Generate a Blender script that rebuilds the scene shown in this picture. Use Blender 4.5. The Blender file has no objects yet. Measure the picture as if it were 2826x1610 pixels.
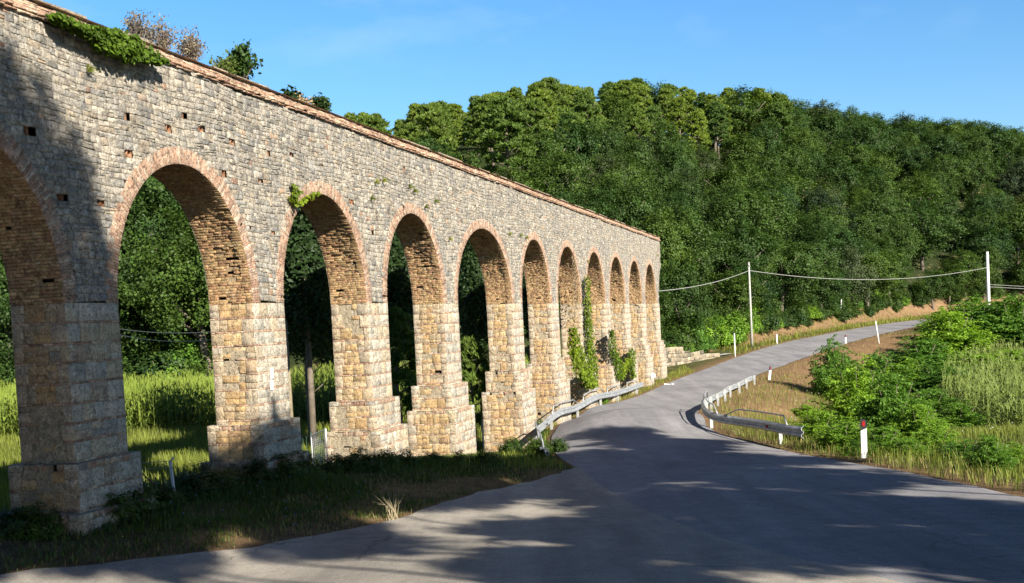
import bpy, math, random
import numpy as np
from mathutils import Matrix, Vector
random.seed(7); RS = np.random.RandomState(7)
C = bpy.context.scene.collection
scn = bpy.context.scene

# ------------------------------------------------------------------ camera
PITCH, ROLL, FPX, PCY, PCX = -0.04942, -0.04942, 3000.0, 1031.1, 1413.0
cp_, sp_ = math.cos(PITCH), math.sin(PITCH)
Fv = np.array([0, cp_, sp_]); U0 = np.array([0, -sp_, cp_]); R0 = np.array([1.0, 0, 0])
Rv = math.cos(ROLL)*R0 + math.sin(ROLL)*U0
Uv = -math.sin(ROLL)*R0 + math.cos(ROLL)*U0
cam_d = bpy.data.cameras.new('camera'); cam = bpy.data.objects.new('camera', cam_d); C.objects.link(cam)
cam_d.sensor_width = 36.0; cam_d.lens = FPX/2826*36; cam_d.shift_y = (PCY-805.0)/2826
cam_d.clip_start = 0.1; cam_d.clip_end = 3000
M = Matrix.Identity(4)
for r in range(3):
    M[r][0] = Rv[r]; M[r][1] = Uv[r]; M[r][2] = -Fv[r]
cam.matrix_world = M
scn.camera = cam

# ------------------------------------------------------------------ sky, sun, exposure
SUN_EL, SUN_AZ = math.radians(27.5), math.radians(145.0)      # azimuth clockwise from +Y
world = bpy.data.worlds.new("World"); scn.world = world; world.use_nodes = True
wn = world.node_tree; wn.nodes.clear()
sky = wn.nodes.new('ShaderNodeTexSky'); sky.sky_type = 'NISHITA'; sky.sun_disc = False
sky.sun_elevation = SUN_EL; sky.sun_rotation = SUN_AZ; sky.air_density = 1.0; sky.dust_density = 0.4; sky.ozone_density = 2.5
bg = wn.nodes.new('ShaderNodeBackground'); bg.inputs[1].default_value = 0.075
wo = wn.nodes.new('ShaderNodeOutputWorld')
# thin wisps of cloud in the sky
tcw = wn.nodes.new('ShaderNodeTexCoord'); mpw = wn.nodes.new('ShaderNodeMapping'); mpw.inputs['Scale'].default_value = (1.0, 1.0, 2.6)
nzw = wn.nodes.new('ShaderNodeTexNoise'); nzw.inputs['Scale'].default_value = 7.0; nzw.inputs['Detail'].default_value = 6
rpw = wn.nodes.new('ShaderNodeMapRange'); rpw.inputs[1].default_value = 0.56; rpw.inputs[2].default_value = 0.78; rpw.inputs[4].default_value = 0.22
mxw = wn.nodes.new('ShaderNodeMix'); mxw.data_type = 'RGBA'; mxw.inputs[7].default_value = (8.0, 8.3, 9.0, 1)
sepw = wn.nodes.new('ShaderNodeSeparateXYZ'); mhw = wn.nodes.new('ShaderNodeMapRange'); mhw.inputs[1].default_value = 0.20; mhw.inputs[2].default_value = 0.30
mlw = wn.nodes.new('ShaderNodeMath'); mlw.operation = 'MULTIPLY'
wn.links.new(tcw.outputs['Generated'], mpw.inputs[0]); wn.links.new(mpw.outputs[0], nzw.inputs[0])
wn.links.new(nzw.outputs[0], rpw.inputs[0]); wn.links.new(tcw.outputs['Generated'], sepw.inputs[0])
wn.links.new(sepw.outputs[2], mhw.inputs[0]); wn.links.new(rpw.outputs[0], mlw.inputs[0]); wn.links.new(mhw.outputs[0], mlw.inputs[1])
hsw = wn.nodes.new('ShaderNodeHueSaturation'); hsw.inputs['Saturation'].default_value = 1.18
# the sky is brightest low down and deep blue overhead
rz = wn.nodes.new('ShaderNodeValToRGB'); rz.color_ramp.elements[0].position = 0.0; rz.color_ramp.elements[0].color = (0.90, 0.96, 1.0, 1); rz.color_ramp.elements[1].position = 0.62; rz.color_ramp.elements[1].color = (0.15, 0.18, 0.27, 1)
e_ = rz.color_ramp.elements.new(0.28); e_.color = (1.0, 1.14, 1.24, 1)
e2_ = rz.color_ramp.elements.new(0.40); e2_.color = (0.42, 0.50, 0.62, 1)
spz = wn.nodes.new('ShaderNodeSeparateXYZ'); wn.links.new(tcw.outputs['Generated'], spz.inputs[0]); wn.links.new(spz.outputs[2], rz.inputs[0])
mlz = wn.nodes.new('ShaderNodeMix'); mlz.data_type = 'RGBA'; mlz.blend_type = 'MULTIPLY'; mlz.inputs[0].default_value = 1.0
wn.links.new(sky.outputs[0], mlz.inputs[6]); wn.links.new(rz.outputs[0], mlz.inputs[7]); wn.links.new(mlz.outputs[2], hsw.inputs['Color'])
wn.links.new(mlw.outputs[0], mxw.inputs[0]); wn.links.new(hsw.outputs[0], mxw.inputs[6])
wn.links.new(mxw.outputs[2], bg.inputs[0]); wn.links.new(bg.outputs[0], wo.inputs[0])
sun_d = bpy.data.lights.new('sun', 'SUN'); sun_d.energy = 5.0; sun_d.angle = math.radians(0.5); sun_d.color = (1.0, 0.93, 0.80)
sun = bpy.data.objects.new('sun', sun_d); C.objects.link(sun)
SUNV = Vector((math.sin(SUN_AZ)*math.cos(SUN_EL), math.cos(SUN_AZ)*math.cos(SUN_EL), math.sin(SUN_EL)))
sun.rotation_euler = SUNV.to_track_quat('Z', 'Y').to_euler()
sun.location = (40, -40, 60)
scn.view_settings.view_transform = 'Standard'; scn.view_settings.look = 'None'
scn.view_settings.exposure = 1.08; scn.view_settings.gamma = 1
scn.render.engine = 'CYCLES'
scn.cycles.max_bounces = 6; scn.cycles.diffuse_bounces = 1; scn.cycles.glossy_bounces = 2
scn.cycles.transmission_bounces = 3; scn.cycles.transparent_max_bounces = 4
scn.render.resolution_x, scn.render.resolution_y = 1024, 583

def D2S(p): return (p[0]*2826/2556.0, p[1]*1610/1456.0)
def ray(x, y):
    return Fv + Rv*(x-PCX)/FPX - Uv*(y-PCY)/FPX
def at(x, y, depth):            # a point of the real place: image direction (2556 px wide photo) and metres of depth
    x, y = D2S((x, y)); r = ray(x, y); return r*depth
def toimg(P):
    P = np.atleast_2d(P); z = P@Fv
    return np.c_[PCX+FPX*(P@Rv)/z, PCY-FPX*(P@Uv)/z]*(2556/2826.0), z

# ------------------------------------------------------------------ materials
def newmat(name):
    m = bpy.data.materials.new(name); m.use_nodes = True
    nt = m.node_tree; b = nt.nodes['Principled BSDF']; return m, nt, b
def nd(nt, t, **kw):
    n = nt.nodes.new(t)
    for k, v in kw.items(): setattr(n, k, v)
    return n
def mix(nt, a, b, fac, mode='MIX'):
    n = nd(nt, 'ShaderNodeMix', data_type='RGBA', blend_type=mode)
    for s, v in ((6, a), (7, b), (0, fac)):
        if hasattr(v, 'is_linked') or hasattr(v, 'links'): nt.links.new(v, n.inputs[s])
        else: n.inputs[s].default_value = (*v, 1) if isinstance(v, tuple) else v
    return n.outputs[2]
def noise(nt, scale, detail=4, rough=0.55, vec=None, dist=0.0):
    n = nd(nt, 'ShaderNodeTexNoise'); n.inputs['Scale'].default_value = scale
    n.inputs['Detail'].default_value = detail; n.inputs['Roughness'].default_value = rough; n.inputs['Distortion'].default_value = dist
    if vec is not None: nt.links.new(vec, n.inputs['Vector'])
    return n.outputs[0]
def mrange(nt, v, a, b, c=0.0, d=1.0):
    n = nd(nt, 'ShaderNodeMapRange'); nt.links.new(v, n.inputs[0])
    for i, x in zip((1, 2, 3, 4), (a, b, c, d)): n.inputs[i].default_value = x
    return n.outputs[0]
def bump(nt, b, h, strength=0.4, dist=0.02):
    n = nd(nt, 'ShaderNodeBump'); n.inputs['Strength'].default_value = strength; n.inputs['Distance'].default_value = dist
    nt.links.new(h, n.inputs['Height']); nt.links.new(n.outputs[0], b.inputs['Normal'])
def geo_pos(nt): return nd(nt, 'ShaderNodeNewGeometry').outputs['Position']
def objco(nt): return nd(nt, 'ShaderNodeTexCoord').outputs['Object']

def mat_masonry(name, stain=0.6, stainlo=0.50, stainhi=0.66, staincol=(0.13, 0.13, 0.135), soot=0.7):
    m, nt, b = newmat(name); b.inputs['Roughness'].default_value = 0.92
    b.inputs['Specular IOR Level'].default_value = 0.2
    at_ = nd(nt, 'ShaderNodeAttribute', attribute_name='Col').outputs['Color']
    co = objco(nt)
    n1 = noise(nt, 22, 5, 0.65, co)
    c = mix(nt, at_, mix(nt, (0.55, 0.55, 0.55), (1.28, 1.26, 1.22), mrange(nt, n1, 0.3, 0.7)), 1.0, 'MULTIPLY')
    mp = nd(nt, 'ShaderNodeMapping'); mp.inputs['Scale'].default_value = (1, 1, 0.45); nt.links.new(co, mp.inputs[0])
    n2 = noise(nt, 1.3, 8, 0.72, mp.outputs[0], 0.4)
    f = mrange(nt, n2, stainlo, stainhi, 0.0, stain)
    c = mix(nt, c, staincol, f)
    n4 = noise(nt, 3.2, 8, 0.75, co, 0.8)      # soot and damp in the joints
    c = mix(nt, c, mix(nt, (0.50, 0.47, 0.44), (1.14, 1.12, 1.08), mrange(nt, n4, 0.34, 0.53)), soot, 'MULTIPLY')
    mp2 = nd(nt, 'ShaderNodeMapping'); mp2.inputs['Scale'].default_value = (2.6, 2.6, 0.16); nt.links.new(co, mp2.inputs[0])
    n5 = noise(nt, 1.0, 7, 0.7, mp2.outputs[0])  # long vertical water streaks
    c = mix(nt, c, mix(nt, staincol, (0.2, 0.19, 0.17), 0.5), mrange(nt, n5, 0.54, 0.68, 0, stain*0.9))
    n3 = noise(nt, 5.5, 6, 0.7, co)            # pale lichen and lime runs
    c = mix(nt, c, (0.62, 0.58, 0.50), mrange(nt, n3, 0.60, 0.70, 0, 0.55))
    c = mix(nt, c, (0.66, 0.64, 0.58), mrange(nt, noise(nt, 16, 3, 0.5, co), 0.66, 0.70, 0, 0.7))   # lichen spots
    nt.links.new(c, b.inputs['Base Color'])
    hb = nd(nt, 'ShaderNodeMath', operation='ADD'); nt.links.new(noise(nt, 34, 6, 0.75, co), hb.inputs[0]); nt.links.new(mrange(nt, noise(nt, 9, 5, 0.7, co), 0.35, 0.5, 0, 1.2), hb.inputs[1])
    bump(nt, b, hb.outputs[0], 0.85, 0.03)
    return m
M_WALL = mat_masonry('weathered_stone', 0.52, 0.49, 0.68, (0.15, 0.15, 0.155))
M_PIER = mat_masonry('pier_stone', 0.28, 0.58, 0.76, soot=0.38)
M_BRICK = mat_masonry('old_brick', 0.25, 0.58, 0.74, (0.20, 0.16, 0.13))
M_REVEAL = mat_masonry('ochre_stone', 0.22, 0.58, 0.74, (0.2, 0.15, 0.1))

def simple(name, col, rough=0.7, metal=0.0, var=0.15, scale=8.0, bumpn=None):
    m, nt, b = newmat(name); b.inputs['Roughness'].default_value = rough; b.inputs['Metallic'].default_value = metal
    co = objco(nt); n = noise(nt, scale, 5, 0.6, co)
    lo = tuple(x*(1-var) for x in col); hi = tuple(min(1, x*(1+var)) for x in col)
    nt.links.new(mix(nt, lo, hi, mrange(nt, n, 0.3, 0.7)), b.inputs['Base Color'])
    if bumpn: bump(nt, b, noise(nt, bumpn, 5, 0.6, co), 0.4, 0.01)
    return m
def leafmat(name, col, var=0.35, trans=0.25, rough=0.55):
    m, nt, b = newmat(name)
    at_ = nd(nt, 'ShaderNodeAttribute', attribute_name='Tone').outputs['Fac']
    oi = nd(nt, 'ShaderNodeObjectInfo').outputs['Random']
    lo = (col[0]*(1-var), col[1]*(1-var), col[2]*(1-var)); hi = (col[0]*(1+var*1.3), col[1]*(1+var), col[2]*(1+var*0.4))
    c = mix(nt, lo, hi, at_)
    c = mix(nt, c, mix(nt, (0.55, 0.68, 0.8), (1.28, 1.2, 0.9), oi), 1.0, 'MULTIPLY')
    nt.links.new(c, b.inputs['Base Color']); b.inputs['Roughness'].default_value = rough
    b.inputs['Specular IOR Level'].default_value = 0.25
    tr = nd(nt, 'ShaderNodeBsdfTranslucent'); nt.links.new(mix(nt, c, (1.3, 1.35, 0.6), 1.0, 'MULTIPLY'), tr.inputs[0])
    ms = nd(nt, 'ShaderNodeMixShader'); ms.inputs[0].default_value = trans
    nt.links.new(b.outputs[0], ms.inputs[1]); nt.links.new(tr.outputs[0], ms.inputs[2])
    nt.links.new(ms.outputs[0], nt.nodes['Material Output'].inputs[0])
    return m
L_OAK = leafmat('oak_leaves', (0.052, 0.102, 0.024), 0.5, 0.28)
L_PINE = leafmat('pine_needles', (0.15, 0.225, 0.05), 0.35, 0.35)
L_DARK = leafmat('cypress_leaves', (0.035, 0.068, 0.022))
L_BUSH = leafmat('locust_leaves', (0.18, 0.33, 0.055), 0.45, 0.45)
L_IVY = leafmat('ivy_leaves', (0.13, 0.20, 0.02), 0.5, 0.35)
L_CORN = leafmat('maize_leaves', (0.175, 0.245, 0.06), 0.5, 0.3)
L_REED = leafmat('reed_leaves', (0.22, 0.26, 0.065), 0.65, 0.3)
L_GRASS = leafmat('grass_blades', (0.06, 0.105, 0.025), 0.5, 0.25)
L_DRYGRASS = leafmat('dry_grass_blades', (0.36, 0.29, 0.13), 0.4, 0.3)
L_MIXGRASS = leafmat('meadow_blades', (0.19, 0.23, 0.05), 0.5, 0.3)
L_DRYTWIG = leafmat('dry_twigs', (0.24, 0.19, 0.15), 0.3, 0.1)
M_BARK = simple('bark', (0.16, 0.13, 0.10), 0.9, var=0.4, scale=6, bumpn=14)
M_GALV = simple('galvanised_steel', (0.38, 0.395, 0.41), 0.48, 0.3, 0.38, 4, bumpn=9)
M_GALVP = simple('zinc_posts', (0.50, 0.51, 0.50), 0.5, 0.3, 0.15, 6)
M_WHITE = simple('white_paint', (0.80, 0.80, 0.78), 0.5, 0, 0.08, 10)
M_BLACK = simple('black_paint', (0.015, 0.015, 0.017), 0.5)
M_RED = simple('red_reflector', (0.38, 0.012, 0.012), 0.3)
M_CONC = simple('concrete', (0.42, 0.41, 0.37), 0.9, var=0.2, scale=5, bumpn=30)
M_DGREEN = simple('dark_green_paint', (0.03, 0.07, 0.05), 0.5)
M_RUST = simple('rusty_steel', (0.13, 0.06, 0.035), 0.8, var=0.4, scale=12)
M_PAPER = simple('paper', (0.78, 0.79, 0.80), 0.7, var=0.05, scale=20)
M_INK = simple('faded_ink', (0.35, 0.37, 0.42), 0.8)
M_WIRE = simple('wire', (0.30, 0.30, 0.28), 0.6)
M_SLATE = simple('blue_paint', (0.1, 0.16, 0.35), 0.5)

# ------------------------------------------------------------------ mesh helpers
def mkmesh(name, V, Fq, mat, parent=None, col=None, tone=None, smooth=False, mats=None, midx=None):
    me = bpy.data.meshes.new(name)
    V = np.asarray(V, dtype=np.float32); 
    if isinstance(Fq, np.ndarray) and Fq.ndim == 2:
        k = Fq.shape[1]; n = len(Fq)
        me.vertices.add(len(V)); me.vertices.foreach_set('co', V.ravel())
        me.loops.add(n*k); me.loops.foreach_set('vertex_index', Fq.astype(np.int32).ravel())
        me.polygons.add(n); me.polygons.foreach_set('loop_start', np.arange(0, n*k, k, dtype=np.int32))
        me.polygons.foreach_set('loop_total', np.full(n, k, dtype=np.int32))
        me.update(calc_edges=True)
    else:
        me.from_pydata([tuple(v) for v in V], [], [tuple(f) for f in Fq]); me.update()
    if mats: [me.materials.append(x) for x in mats]
    else: me.materials.append(mat)
    if midx is not None: me.polygons.foreach_set('material_index', np.asarray(midx, dtype=np.int32))
    if col is not None:
        a = me.attributes.new('Col', 'FLOAT_COLOR', 'POINT'); cc = np.ones((len(V), 4), np.float32); cc[:, :3] = col; a.data.foreach_set('color', cc.ravel())
    if tone is not None:
        a = me.attributes.new('Tone', 'FLOAT', 'POINT'); a.data.foreach_set('value', np.asarray(tone, np.float32))
    if smooth: me.polygons.foreach_set('use_smooth', np.ones(len(me.polygons), bool))
    o = bpy.data.objects.new(name, me); C.objects.link(o)
    if parent: o.parent = parent
    return o
def tag(o, label=None, cat=None, group=None, kind=None):
    if label: o['label'] = label
    if cat: o['category'] = cat
    if group: o['group'] = group
    if kind: o['kind'] = kind
    return o
def thing(name, label, cat, loc=(0, 0, 0), rz=0.0, group=None):
    o = bpy.data.objects.new(name, None); C.objects.link(o); o.empty_display_size = 0.2
    o.location = tuple(float(x) for x in loc); o.rotation_euler = (0, 0, rz); return tag(o, label, cat, group)
class MB:
    def __init__(s): s.v = []; s.f = []; s.c = []
    def add(s, V, F, c=(0.4, 0.4, 0.4)):
        b = len(s.v); s.v += [tuple(map(float, v)) for v in V]; s.f += [tuple(b+i for i in f) for f in F]; s.c += [c]*len(V)
    def box(s, c, size, rot=None, col=(0.4, 0.4, 0.4)):
        x, y, z = [k/2 for k in size]
        V = [Vector(p) for p in ((-x,-y,-z),(x,-y,-z),(x,y,-z),(-x,y,-z),(-x,-y,z),(x,-y,z),(x,y,z),(-x,y,z))]
        if rot is not None: V = [rot@v for v in V]
        V = [(v[0]+c[0], v[1]+c[1], v[2]+c[2]) for v in V]
        s.add(V, [(0,3,2,1),(4,5,6,7),(0,1,5,4),(1,2,6,5),(2,3,7,6),(3,0,4,7)], col)
    def tube(s, pts, rad, n=7, cap=True, col=(0.4, 0.4, 0.4)):
        pts = [Vector(tuple(map(float, p))) for p in pts]
        if not isinstance(rad, (list, tuple, np.ndarray)): rad = [rad]*len(pts)
        V = []; F = []
        for i, p in enumerate(pts):
            d = (pts[min(i+1, len(pts)-1)]-pts[max(i-1, 0)]).normalized()
            a = d.cross(Vector((0, 0, 1)) if abs(d.z) < 0.9 else Vector((1, 0, 0))).normalized(); b = d.cross(a)
            for k in range(n):
                t = 2*math.pi*k/n; V.append(p+a*math.cos(t)*rad[i]+b*math.sin(t)*rad[i])
        for i in range(len(pts)-1):
            for k in range(n):
                F.append((i*n+k, i*n+(k+1) % n, (i+1)*n+(k+1) % n, (i+1)*n+k))
        if cap: F.append(tuple(range(n))[::-1]); F.append(tuple((len(pts)-1)*n+k for k in range(n)))
        s.add(V, F, col)
    def build(s, name, mat, parent=None, smooth=False, usecol=False):
        return mkmesh(name, np.array(s.v), s.f, mat, parent, col=np.array(s.c) if usecol else None, smooth=smooth)
def sstep(a, b, x):
    t = np.clip((x-a)/(b-a), 0, 1); return t*t*(3-2*t)

# ------------------------------------------------------------------ the lie of the land
ZY = [(-60, -0.6), (-20, -1.0), (0, -1.7), (8, -2.7), (14, -3.25), (28, -4.0), (38, -4.35), (46, -4.6), (66, -4.9), (85, -4.6), (107, -3.9), (140, -3.2), (190, -2.6), (400, -2)]
zx_ = np.arange(-60, 400, 1.0); zz_ = np.interp(zx_, [a for a, b in ZY], [b for a, b in ZY])
ker = np.exp(-np.linspace(-2, 2, 13)**2); ker /= ker.sum(); zz_ = np.convolve(np.pad(zz_, 6, 'edge'), ker, 'valid')
def zr(y): return np.interp(y, zx_, zz_)
RIGHT = np.array([(11.5,-25),(10.2,-5),(9.4,8),(8.62,18.4),(8.35,21.3),(8.16,24.3),(7.75,29.4),(7.23,33.9),(6.98,38.5),(7.47,44.2),(8.87,51.3),(10.7,58.5),(13.14,66.2),(17.99,77.8),(23.19,88.5),(27.25,95.8),(31.77,103.9),(39.89,118),(48.73,131.6),(59.6,147),(74,160),(93,169),(120,176),(170,186)])
LEFT = np.array([(1.62,28.5),(1.25,31),(1.15,35),(1.36,41.3),(1.83,46.2),(3.07,51),(4.32,55.2),(6.94,62.3),(9.57,70.5),(12.56,78.4),(17.3,89.7),(22.74,101.5),(29.47,114.3),(38.5,129),(53.5,151),(67,166.5),(88,178),(117,186),(168,196)])
LANE = np.array([(1.62,28.5),(0.75,26.5),(-1.11,23.05),(-1.88,20.8),(-2.54,19.2),(-3.33,18.0),(-4.08,17.2),(-5.45,16.3),(-6.57,15.8),(-7.52,15.4),(-11,14.2),(-18,12),(-34,8)])
def pdist(x, y, P):
    best = np.full(np.shape(x), 1e9); sg = np.zeros(np.shape(x))
    for (a, b) in zip(P[:-1], P[1:]):
        d = b-a; L2 = d@d; t = np.clip(((x-a[0])*d[0]+(y-a[1])*d[1])/L2, 0, 1)
        dx = x-(a[0]+t*d[0]); dy = y-(a[1]+t*d[1]); q = np.hypot(dx, dy); m = q < best
        best = np.where(m, q, best); sg = np.where(m, np.sign(d[0]*dy-d[1]*dx), sg)
    return best, sg         # sg +1: to the left of the line's direction
HB = np.array([(-160,92),(-60,84),(-20,80),(-2,84),(9,92),(17,101),(25.5,113),(34,128.5),(49,152),(63,171),(84,185),(115,195),(170,206),(300,232)])
AZ = 0.2901169898213297
Wv = np.array([math.sin(AZ), math.cos(AZ), 0]); Nv = np.array([-math.cos(AZ), math.sin(AZ), 0]); DW = 2.0017*6
GP = [(-7.4,17.4,.35),(-9.5,17,.3),(-12,18,.3),(-5.2,23.6,.5),(-7.5,22,.45),(-4.5,21,.3),(-3.9,26,.45),(-3.4,29.2,.3),(-2.2,30.4,.22),(-.5,30.3,.12),(-6,27,.35),
      (-2,35.3,-.2),(-.9,33.5,-.15),(-1,38.5,-.75),(.2,43,-.8),(-.5,46,-.7),(1.0,49,-.45),(-2.5,41,-.8),(-4,36,-.3),(-6,44,-.5),(-9,33,.1),(-10,26,.2),(-15,25,.1)]
GP += [(x, y, 0) for x, y in LANE[:10]] + [(x, y, 0) for x, y in LEFT[:6]] + [(-2.5,15,0),(3,25,0),(2.5,32,0),(2.5,38,0),(3,20,0)]
GP = np.array(GP, float); SG = 3.2
_K = np.exp(-((GP[:, None, :2]-GP[None, :, :2])**2).sum(-1)/(2*SG*SG)); GW = np.linalg.solve(_K+0.02*np.eye(len(GP)), GP[:, 2])
def G(x, y):
    x = np.asarray(x, float); y = np.asarray(y, float)
    z = zr(y)+0.0*x
    for (a, b, _), w in zip(GP, GW):
        z = z+w*np.exp(-((x-a)**2+(y-b)**2)/(2*SG*SG))
    dR, sR = pdist(x, y, RIGHT); dRr = np.where(sR < 0, dR, 0)
    z = z-1.25*sstep(1.5, 8, dRr)*sstep(30, 48, y)*sstep(120, 85, y)
    z = z-0.35*sstep(0.8, 4, dRr)*sstep(34, 22, y)
    z = z+0.028*np.maximum(dRr-30, 0)
    dH, sH = pdist(x, y, HB); dh = np.where(sH > 0, dH, 0)
    far = sstep(100, 112, y)*sstep(20, 26, x)
    z = z+1.3*sstep(-.3, 4.0, dh)*far
    ridge = 25+13*sstep(-35, 15, x)-2.5*sstep(45, 105, x)
    z = z+ridge*sstep(-14, 74, dh)*np.clip(dh/6, 0, 1)*(dh > 0)-0.12*np.maximum(dh-80, 0)
    z = z+0.35*np.sin(x*0.31+1)*np.sin(y*0.27)*sstep(4, 15, dh)
    # the ditch cut into the bank behind the right guard rail
    q = ((x-15.5)*0.85+(y-56)*-0.53)
    z = z-0.7*np.exp(-(q/1.2)**2)*sstep(1.5, 4, dRr)*sstep(45, 50, y)*sstep(75, 66, y)
    return z
def Gs(x, y): return float(G(np.array([x]), np.array([y]))[0])
def resample(P, n):
    P = np.asarray(P, float); d = np.r_[0, np.cumsum(np.hypot(*np.diff(P, axis=0).T))]
    # light Catmull smoothing
    t = np.linspace(0, d[-1], n); return np.c_[np.interp(t, d, P[:, 0]), np.interp(t, d, P[:, 1])]
def smoothline(P, n=400, k=9):
    Q = resample(P, n); K = np.hanning(k+2)[1:-1]; K /= K.sum(); h = k//2
    S = np.c_[np.convolve(np.pad(Q[:, 0], h, 'reflect', reflect_type='odd'), K, 'valid'), np.convolve(np.pad(Q[:, 1], h, 'reflect', reflect_type='odd'), K, 'valid')]
    return S
SEAM = [(1.62,28.5)]
for p in ((1500,1210),(1600,1270),(1700,1320),(1800,1360),(1900,1390),(2080,1428)):
    r = ray(*D2S(p)); k = np.linspace(5, 60, 3000); P = r[None]*k[:, None]; i = np.where(P[:, 2] < zr(P[:, 1]))[0][0]; SEAM.append((P[i, 0], P[i, 1]))
SEAM = np.array(SEAM+[(4.6, 9), (5.4, 4), (6.2, -5), (7, -20)])
RAND1 = np.interp(np.arange(900), np.arange(0, 900, 3), RS.normal(0, 1, 300))
def jit(P, amp, seed=0):
    n = len(P); j = RAND1[seed:seed+n]*amp; d = np.gradient(P, axis=0); d /= np.linalg.norm(d, axis=1)[:, None]+1e-9
    return P+np.c_[-d[:, 1], d[:, 0]]*j[:, None]
R_edge = jit(smoothline(RIGHT, 420), 0.05, 10); L_edge = jit(smoothline(LEFT, 420), 0.05, 60)
Lane_edge = jit(smoothline(LANE, 300), 0.06, 200); Seam_edge = smoothline(SEAM, 300, 21)
Lane_edge[0] = L_edge[0]; Seam_edge[0] = L_edge[0]
# main road: left side = far left edge, then the seam
def strip(A, B, m, off):
    n = len(A); V = []; 
    t = np.linspace(0, 1, m)
    XY = A[:, None, :]*(1-t)[None, :, None]+B[:, None, :]*t[None, :, None]
    XY = XY.reshape(-1, 2); Z = G(XY[:, 0], XY[:, 1])+off
    V = np.c_[XY, Z]; i = np.arange(n-1)[:, None]*m+np.arange(m-1)[None]
    F = np.stack([i, i+1, i+m+1, i+m], -1).reshape(-1, 4)
    return V, F
def asphalt(name, c1, c2, crack):
    m, nt, b = newmat(name); b.inputs['Roughness'].default_value = 0.85; b.inputs['Specular IOR Level'].default_value = 0.3
    co = geo_pos(nt)
    big = noise(nt, 0.35, 6, 0.65, co, 0.3); fine = noise(nt, 60, 3, 0.8, co); med = noise(nt, 3.0, 6, 0.7, co)
    c = mix(nt, c1, c2, mrange(nt, big, 0.32, 0.68)); c = mix(nt, c, mix(nt, (0.72, 0.72, 0.72), (1.3, 1.3, 1.28), mrange(nt, fine, 0.25, 0.75)), 0.8, 'MULTIPLY')
    c = mix(nt, c, mix(nt, (0.8, 0.79, 0.78), (1.15, 1.15, 1.15), mrange(nt, med, 0.3, 0.7)), 0.8, 'MULTIPLY')
    vg = nd(nt, 'ShaderNodeTexVoronoi'); vg.inputs['Scale'].default_value = 38; nt.links.new(co, vg.inputs['Vector'])
    c = mix(nt, c, mix(nt, (0.7, 0.7, 0.71), (1.45, 1.42, 1.38), mrange(nt, vg.outputs[0], 0.05, 0.75)), 0.7, 'MULTIPLY')
    mpl = nd(nt, 'ShaderNodeMapping'); mpl.inputs['Rotation'].default_value = (0, 0, -0.12); mpl.inputs['Scale'].default_value = (1.1, 0.10, 1); nt.links.new(co, mpl.inputs[0])
    c = mix(nt, c, mix(nt, (0.78, 0.78, 0.79), (1.18, 1.17, 1.16), mrange(nt, noise(nt, 1.0, 5, 0.65, mpl.outputs[0]), 0.36, 0.62)), 0.8, 'MULTIPLY')
    c = mix(nt, c, (0.07, 0.068, 0.066), mrange(nt, noise(nt, 0.9, 7, 0.75, co, 1.2), 0.62, 0.70, 0, 0.4))
    vo = nd(nt, 'ShaderNodeTexVoronoi', feature='DISTANCE_TO_EDGE'); vo.inputs['Scale'].default_value = 0.45
    wn_ = nd(nt, 'ShaderNodeTexNoise'); wn_.inputs['Scale'].default_value = 1.2; wn_.inputs['Detail'].default_value = 6
    nt.links.new(co, wn_.inputs['Vector']); va = nd(nt, 'ShaderNodeVectorMath', operation='ADD'); nt.links.new(co, va.inputs[0]); nt.links.new(wn_.outputs[1], va.inputs[1]); nt.links.new(va.outputs[0], vo.inputs['Vector'])
    ck = mrange(nt, vo.outputs[0], 0.0, 0.012, crack, 0.0); gate = mrange(nt, noise(nt, 0.22, 2, 0.5, co), 0.52, 0.6)
    ml = nd(nt, 'ShaderNodeMath', operation='MULTIPLY'); nt.links.new(ck, ml.inputs[0]); nt.links.new(gate, ml.inputs[1])
    c = mix(nt, c, (0.03, 0.03, 0.03), ml.outputs[0]); nt.links.new(c, b.inputs['Base Color'])
    bump(nt, b, fine, 0.35, 0.01); return m
M_ROAD = asphalt('road_asphalt', (0.20, 0.198, 0.215), (0.265, 0.262, 0.275), 0.5)
M_LANE = asphalt('lane_asphalt', (0.27, 0.25, 0.222), (0.35, 0.32, 0.28), 0.6)

leftAll = np.vstack([(SEAM-np.array([[.9, .5]])*np.linspace(0, 1, len(SEAM))[:, None]**.5)[::-1][:-1], LEFT]); LA = smoothline(leftAll, 620, 9)
# match both sides by progress along the road
RA = smoothline(RIGHT, 620, 9)
def match(A, B):            # for each point of A the B point with a monotone nearest pairing
    out = []; j = 0
    for p in A:
        seg = B[j:j+60]; k = np.argmin(((seg-p)**2).sum(1)); j = j+k; out.append(B[j])
    out = np.array(out); Kk = np.ones(9)/9
    return np.c_[np.convolve(np.pad(out[:, 0], 4, 'edge'), Kk, 'valid'), np.convolve(np.pad(out[:, 1], 4, 'edge'), Kk, 'valid')]
V, F_ = strip(jit(match(RA, LA), 0.0), jit(RA, 0.05, 10), 15, 0.03)
tag(mkmesh('road', V, F_, M_ROAD, smooth=True), 'grey asphalt country road curving up past the aqueduct', 'road', kind='structure')
V, F_ = strip(Lane_edge, Seam_edge, 40, 0.034)
tag(mkmesh('lane', V, F_, M_LANE, smooth=True), 'pale worn asphalt side lane joining the road in front', 'road', kind='structure')

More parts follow.
